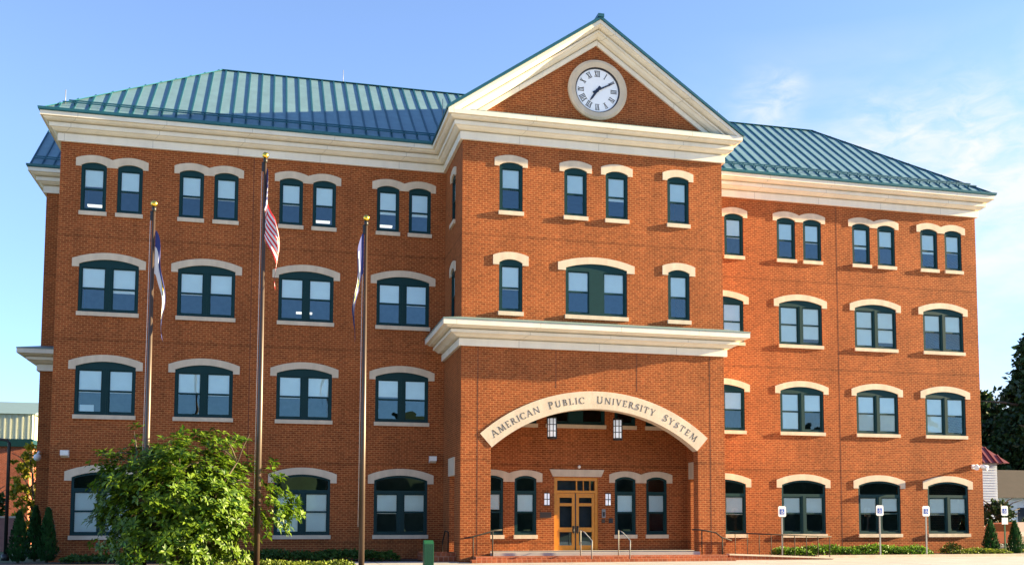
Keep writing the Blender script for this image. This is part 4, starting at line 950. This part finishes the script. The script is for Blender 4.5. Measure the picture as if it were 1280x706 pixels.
# ------------------------------------------------------------ neighbours
t = thing('warehouse', 'cream ribbed metal and brick building in the left background', 'building', (-16, 44, 0))
mb = MB(); mb.box(-26, -8.6, 40, 54, -0.1, 7.2); mb.build('wall', brick_mat('far_brick', (0.30, 0.08, 0.04), (0.24, 0.06, 0.03), (0.35, 0.15, 0.1)), t)
mb = MB(); mb.box(-26, -8.5, 39.9, 54.1, 7.75, 9.6)
for i in range(46): mb.box(-26+i*0.4, -25.9+i*0.4, 39.84, 39.9, 7.75, 9.6)
mb.build('upper_wall', M['siding'], t)
mb = MB(); mb.box(-26.1, -8.4, 39.75, 54.2, 7.2, 7.75); mb.build('band', M['frame'], t)
mb = MB(); mb.prism([(39.7, 9.6), (54.3, 9.6), (47, 11.2)], lambda u, v, w_: (-26.3+w_, u, v), 18.0); mb.build('roof', M['cap'], t)
t = thing('garden_wall', 'low pinkish wall with pale coping at the left edge', 'wall', (-7, 20, 0))
mb = MB(); mb.box(-12, -5.2, 20, 20.3, -0.05, 1.85); mb.build('wall', mat('pink_render', (0.36, 0.17, 0.14), 0.9, var=0.15), t)
mb = MB(); mb.box(-12.05, -5.15, 19.95, 20.35, 1.853, 1.97); mb.build('coping', M['stone'], t)
def clap(mb, x0, x1, y, z0, z1):
    z = z0
    while z < z1: mb.box(x0, x1, y-0.02, y+0.02, z, min(z+0.03, z1)); z += 0.2
t = thing('white_house', 'white clapboard house with a steep red metal roof', 'house', (60, 28, 0))
mb = MB(); mb.box(53.4, 62.6, 25, 32, -0.1, 6.2); clap(mb, 53.4, 62.6, 24.99, 0.3, 6.1); mb.build('wall', M['whouse'], t)
mb = MB()
for a_, b_2 in (((52.8, 24.4), (63.3, 24.4)), ((63.3, 24.4), (63.3, 32.6)), ((63.3, 32.6), (52.8, 32.6)), ((52.8, 32.6), (52.8, 24.4))): mb.poly([(*a_, 6.2), (*b_2, 6.2), (59.8, 28.5, 10.0)])
mb.poly([(52.8, 24.4, 6.19), (52.8, 32.6, 6.19), (63.3, 32.6, 6.19), (63.3, 24.4, 6.19)]); rf = mb.build('roof', M['rroof'], t)
mb = MB()
for i in range(1, 18):
    X = 52.8+10.5*i/18; p = Vector((X, 24.4, 6.2)); e = min(1, (X-52.8)/7, (63.3-X)/3.5)
    mb.bar(p+Vector((0, -0.02, 0.04)), p+Vector((0, 4.1*e, 3.8*e+0.04)), 0.08, 0.08)
mb.build('seam', M['rroof'], rf)
for x in (57.7, 60.1):
    for z in (1.3, 4.0):
        mb = MB(); mb.box(x, x+0.85, 24.93, 24.97, z, z+1.5); mb.build('window', M['dwin'], t)
mb = MB(); mb.box(53.4, 62.5, 23.6, 24.95, -0.1, 0.6); mb.build('porch', M['white'], t)
t = thing('brown_roofed_house', 'low pale house with a brown shingle roof at the right edge', 'house', (69, 34, 0))
mb = MB(); mb.box(65.0, 76, 30, 37, -0.1, 3.7); clap(mb, 65, 76, 29.99, 0.3, 3.6); mb.build('wall', M['whouse'], t)
mb = MB(); mb.prism([(29.3, 3.7), (37.7, 3.7), (33.5, 6.2)], lambda u, v, w_: (64.5+w_, u, v), 12.0); mb.build('roof', M['broof'], t)
for x in (66.0, 68.2, 70.2):
    mb = MB(); mb.box(x, x+0.9, 29.93, 29.97, 1.3, 2.9); mb.build('window', M['dwin'], t)
def car(x, y, rz, paint, label):
    t = thing('parked_car', label, 'car', (x, y, 0), 'cars parked beside the houses', rz)
    def part(name, m, fn):
        mb = MB(); fn(mb); o = bpy.data.objects.new(name, mb.mesh(name, m)); link(o, t); return o
    S = lambda d0: (lambda u, v, w_: (u, d0+w_, v))
    part('body', paint, lambda mb: (mb.prism([(-2.25, .35), (2.25, .35), (2.3, .75), (2.2, .95), (1.2, 1.02), (-2.2, 1.05), (-2.3, .8)], S(-.88), 1.76), mb.prism([(-2.1, 1.05), (1.15, 1.02), (.45, 1.6), (-1.7, 1.64)], S(-.78), 1.56)))
    part('window', M['dwin'], lambda mb: (mb.prism([(-1.9, 1.08), (.9, 1.07), (.38, 1.53), (-1.6, 1.56)], S(-.79), .02), mb.prism([(-1.9, 1.08), (.9, 1.07), (.38, 1.53), (-1.6, 1.56)], S(.77), .02)))
    for X in (-1.4, 1.42):
        for Y in (-.8, .62):
            wl = part('wheel', M['tyre'], lambda mb: mb.tube([(X, Y-.02, .33), (X, Y+.2, .33)], .33, 16))
            r_ = MB(); r_.tube([(X, Y-.03, .33), (X, Y+.21, .33)], .2, 12); link(bpy.data.objects.new('rim', r_.mesh('rim', M['steel'])), wl)
    for Y in (-.75, .5): part('headlight', M['lens'], lambda mb: mb.box(2.22, 2.31, Y, Y+.25, .7, .85))
car(57.0, 14.0, R(8), M['silver'], 'silver car parked on the right behind the evergreen')
car(52.8, 11.5, R(95), M['tan'], 'tan car partly hidden between the two right evergreens')
mb = MB()  # unseen hills behind the camera, added to darken reflections in the ground-floor panes
rg = random.Random(4)
hz = [(-260+i*10, -130+rg.uniform(-6, 6), 17+4*math.sin(i*.7)+rg.uniform(-2, 2)) for i in range(60)]
for (a_, y_, h_), (b_2, y2, h2) in zip(hz, hz[1:]):
    mb.poly([(a_, y_, -1), (b_2, y2, -1), (b_2, y2-8, h2), (a_, y_-8, h_)]); mb.poly([(a_, y_-8, h_), (b_2, y2-8, h2), (b_2, y2-60, -1), (a_, y_-60, -1)])
tag(mb.build('reflection_hills', M['reflection_hills'], None, fixn=False), kind='structure')
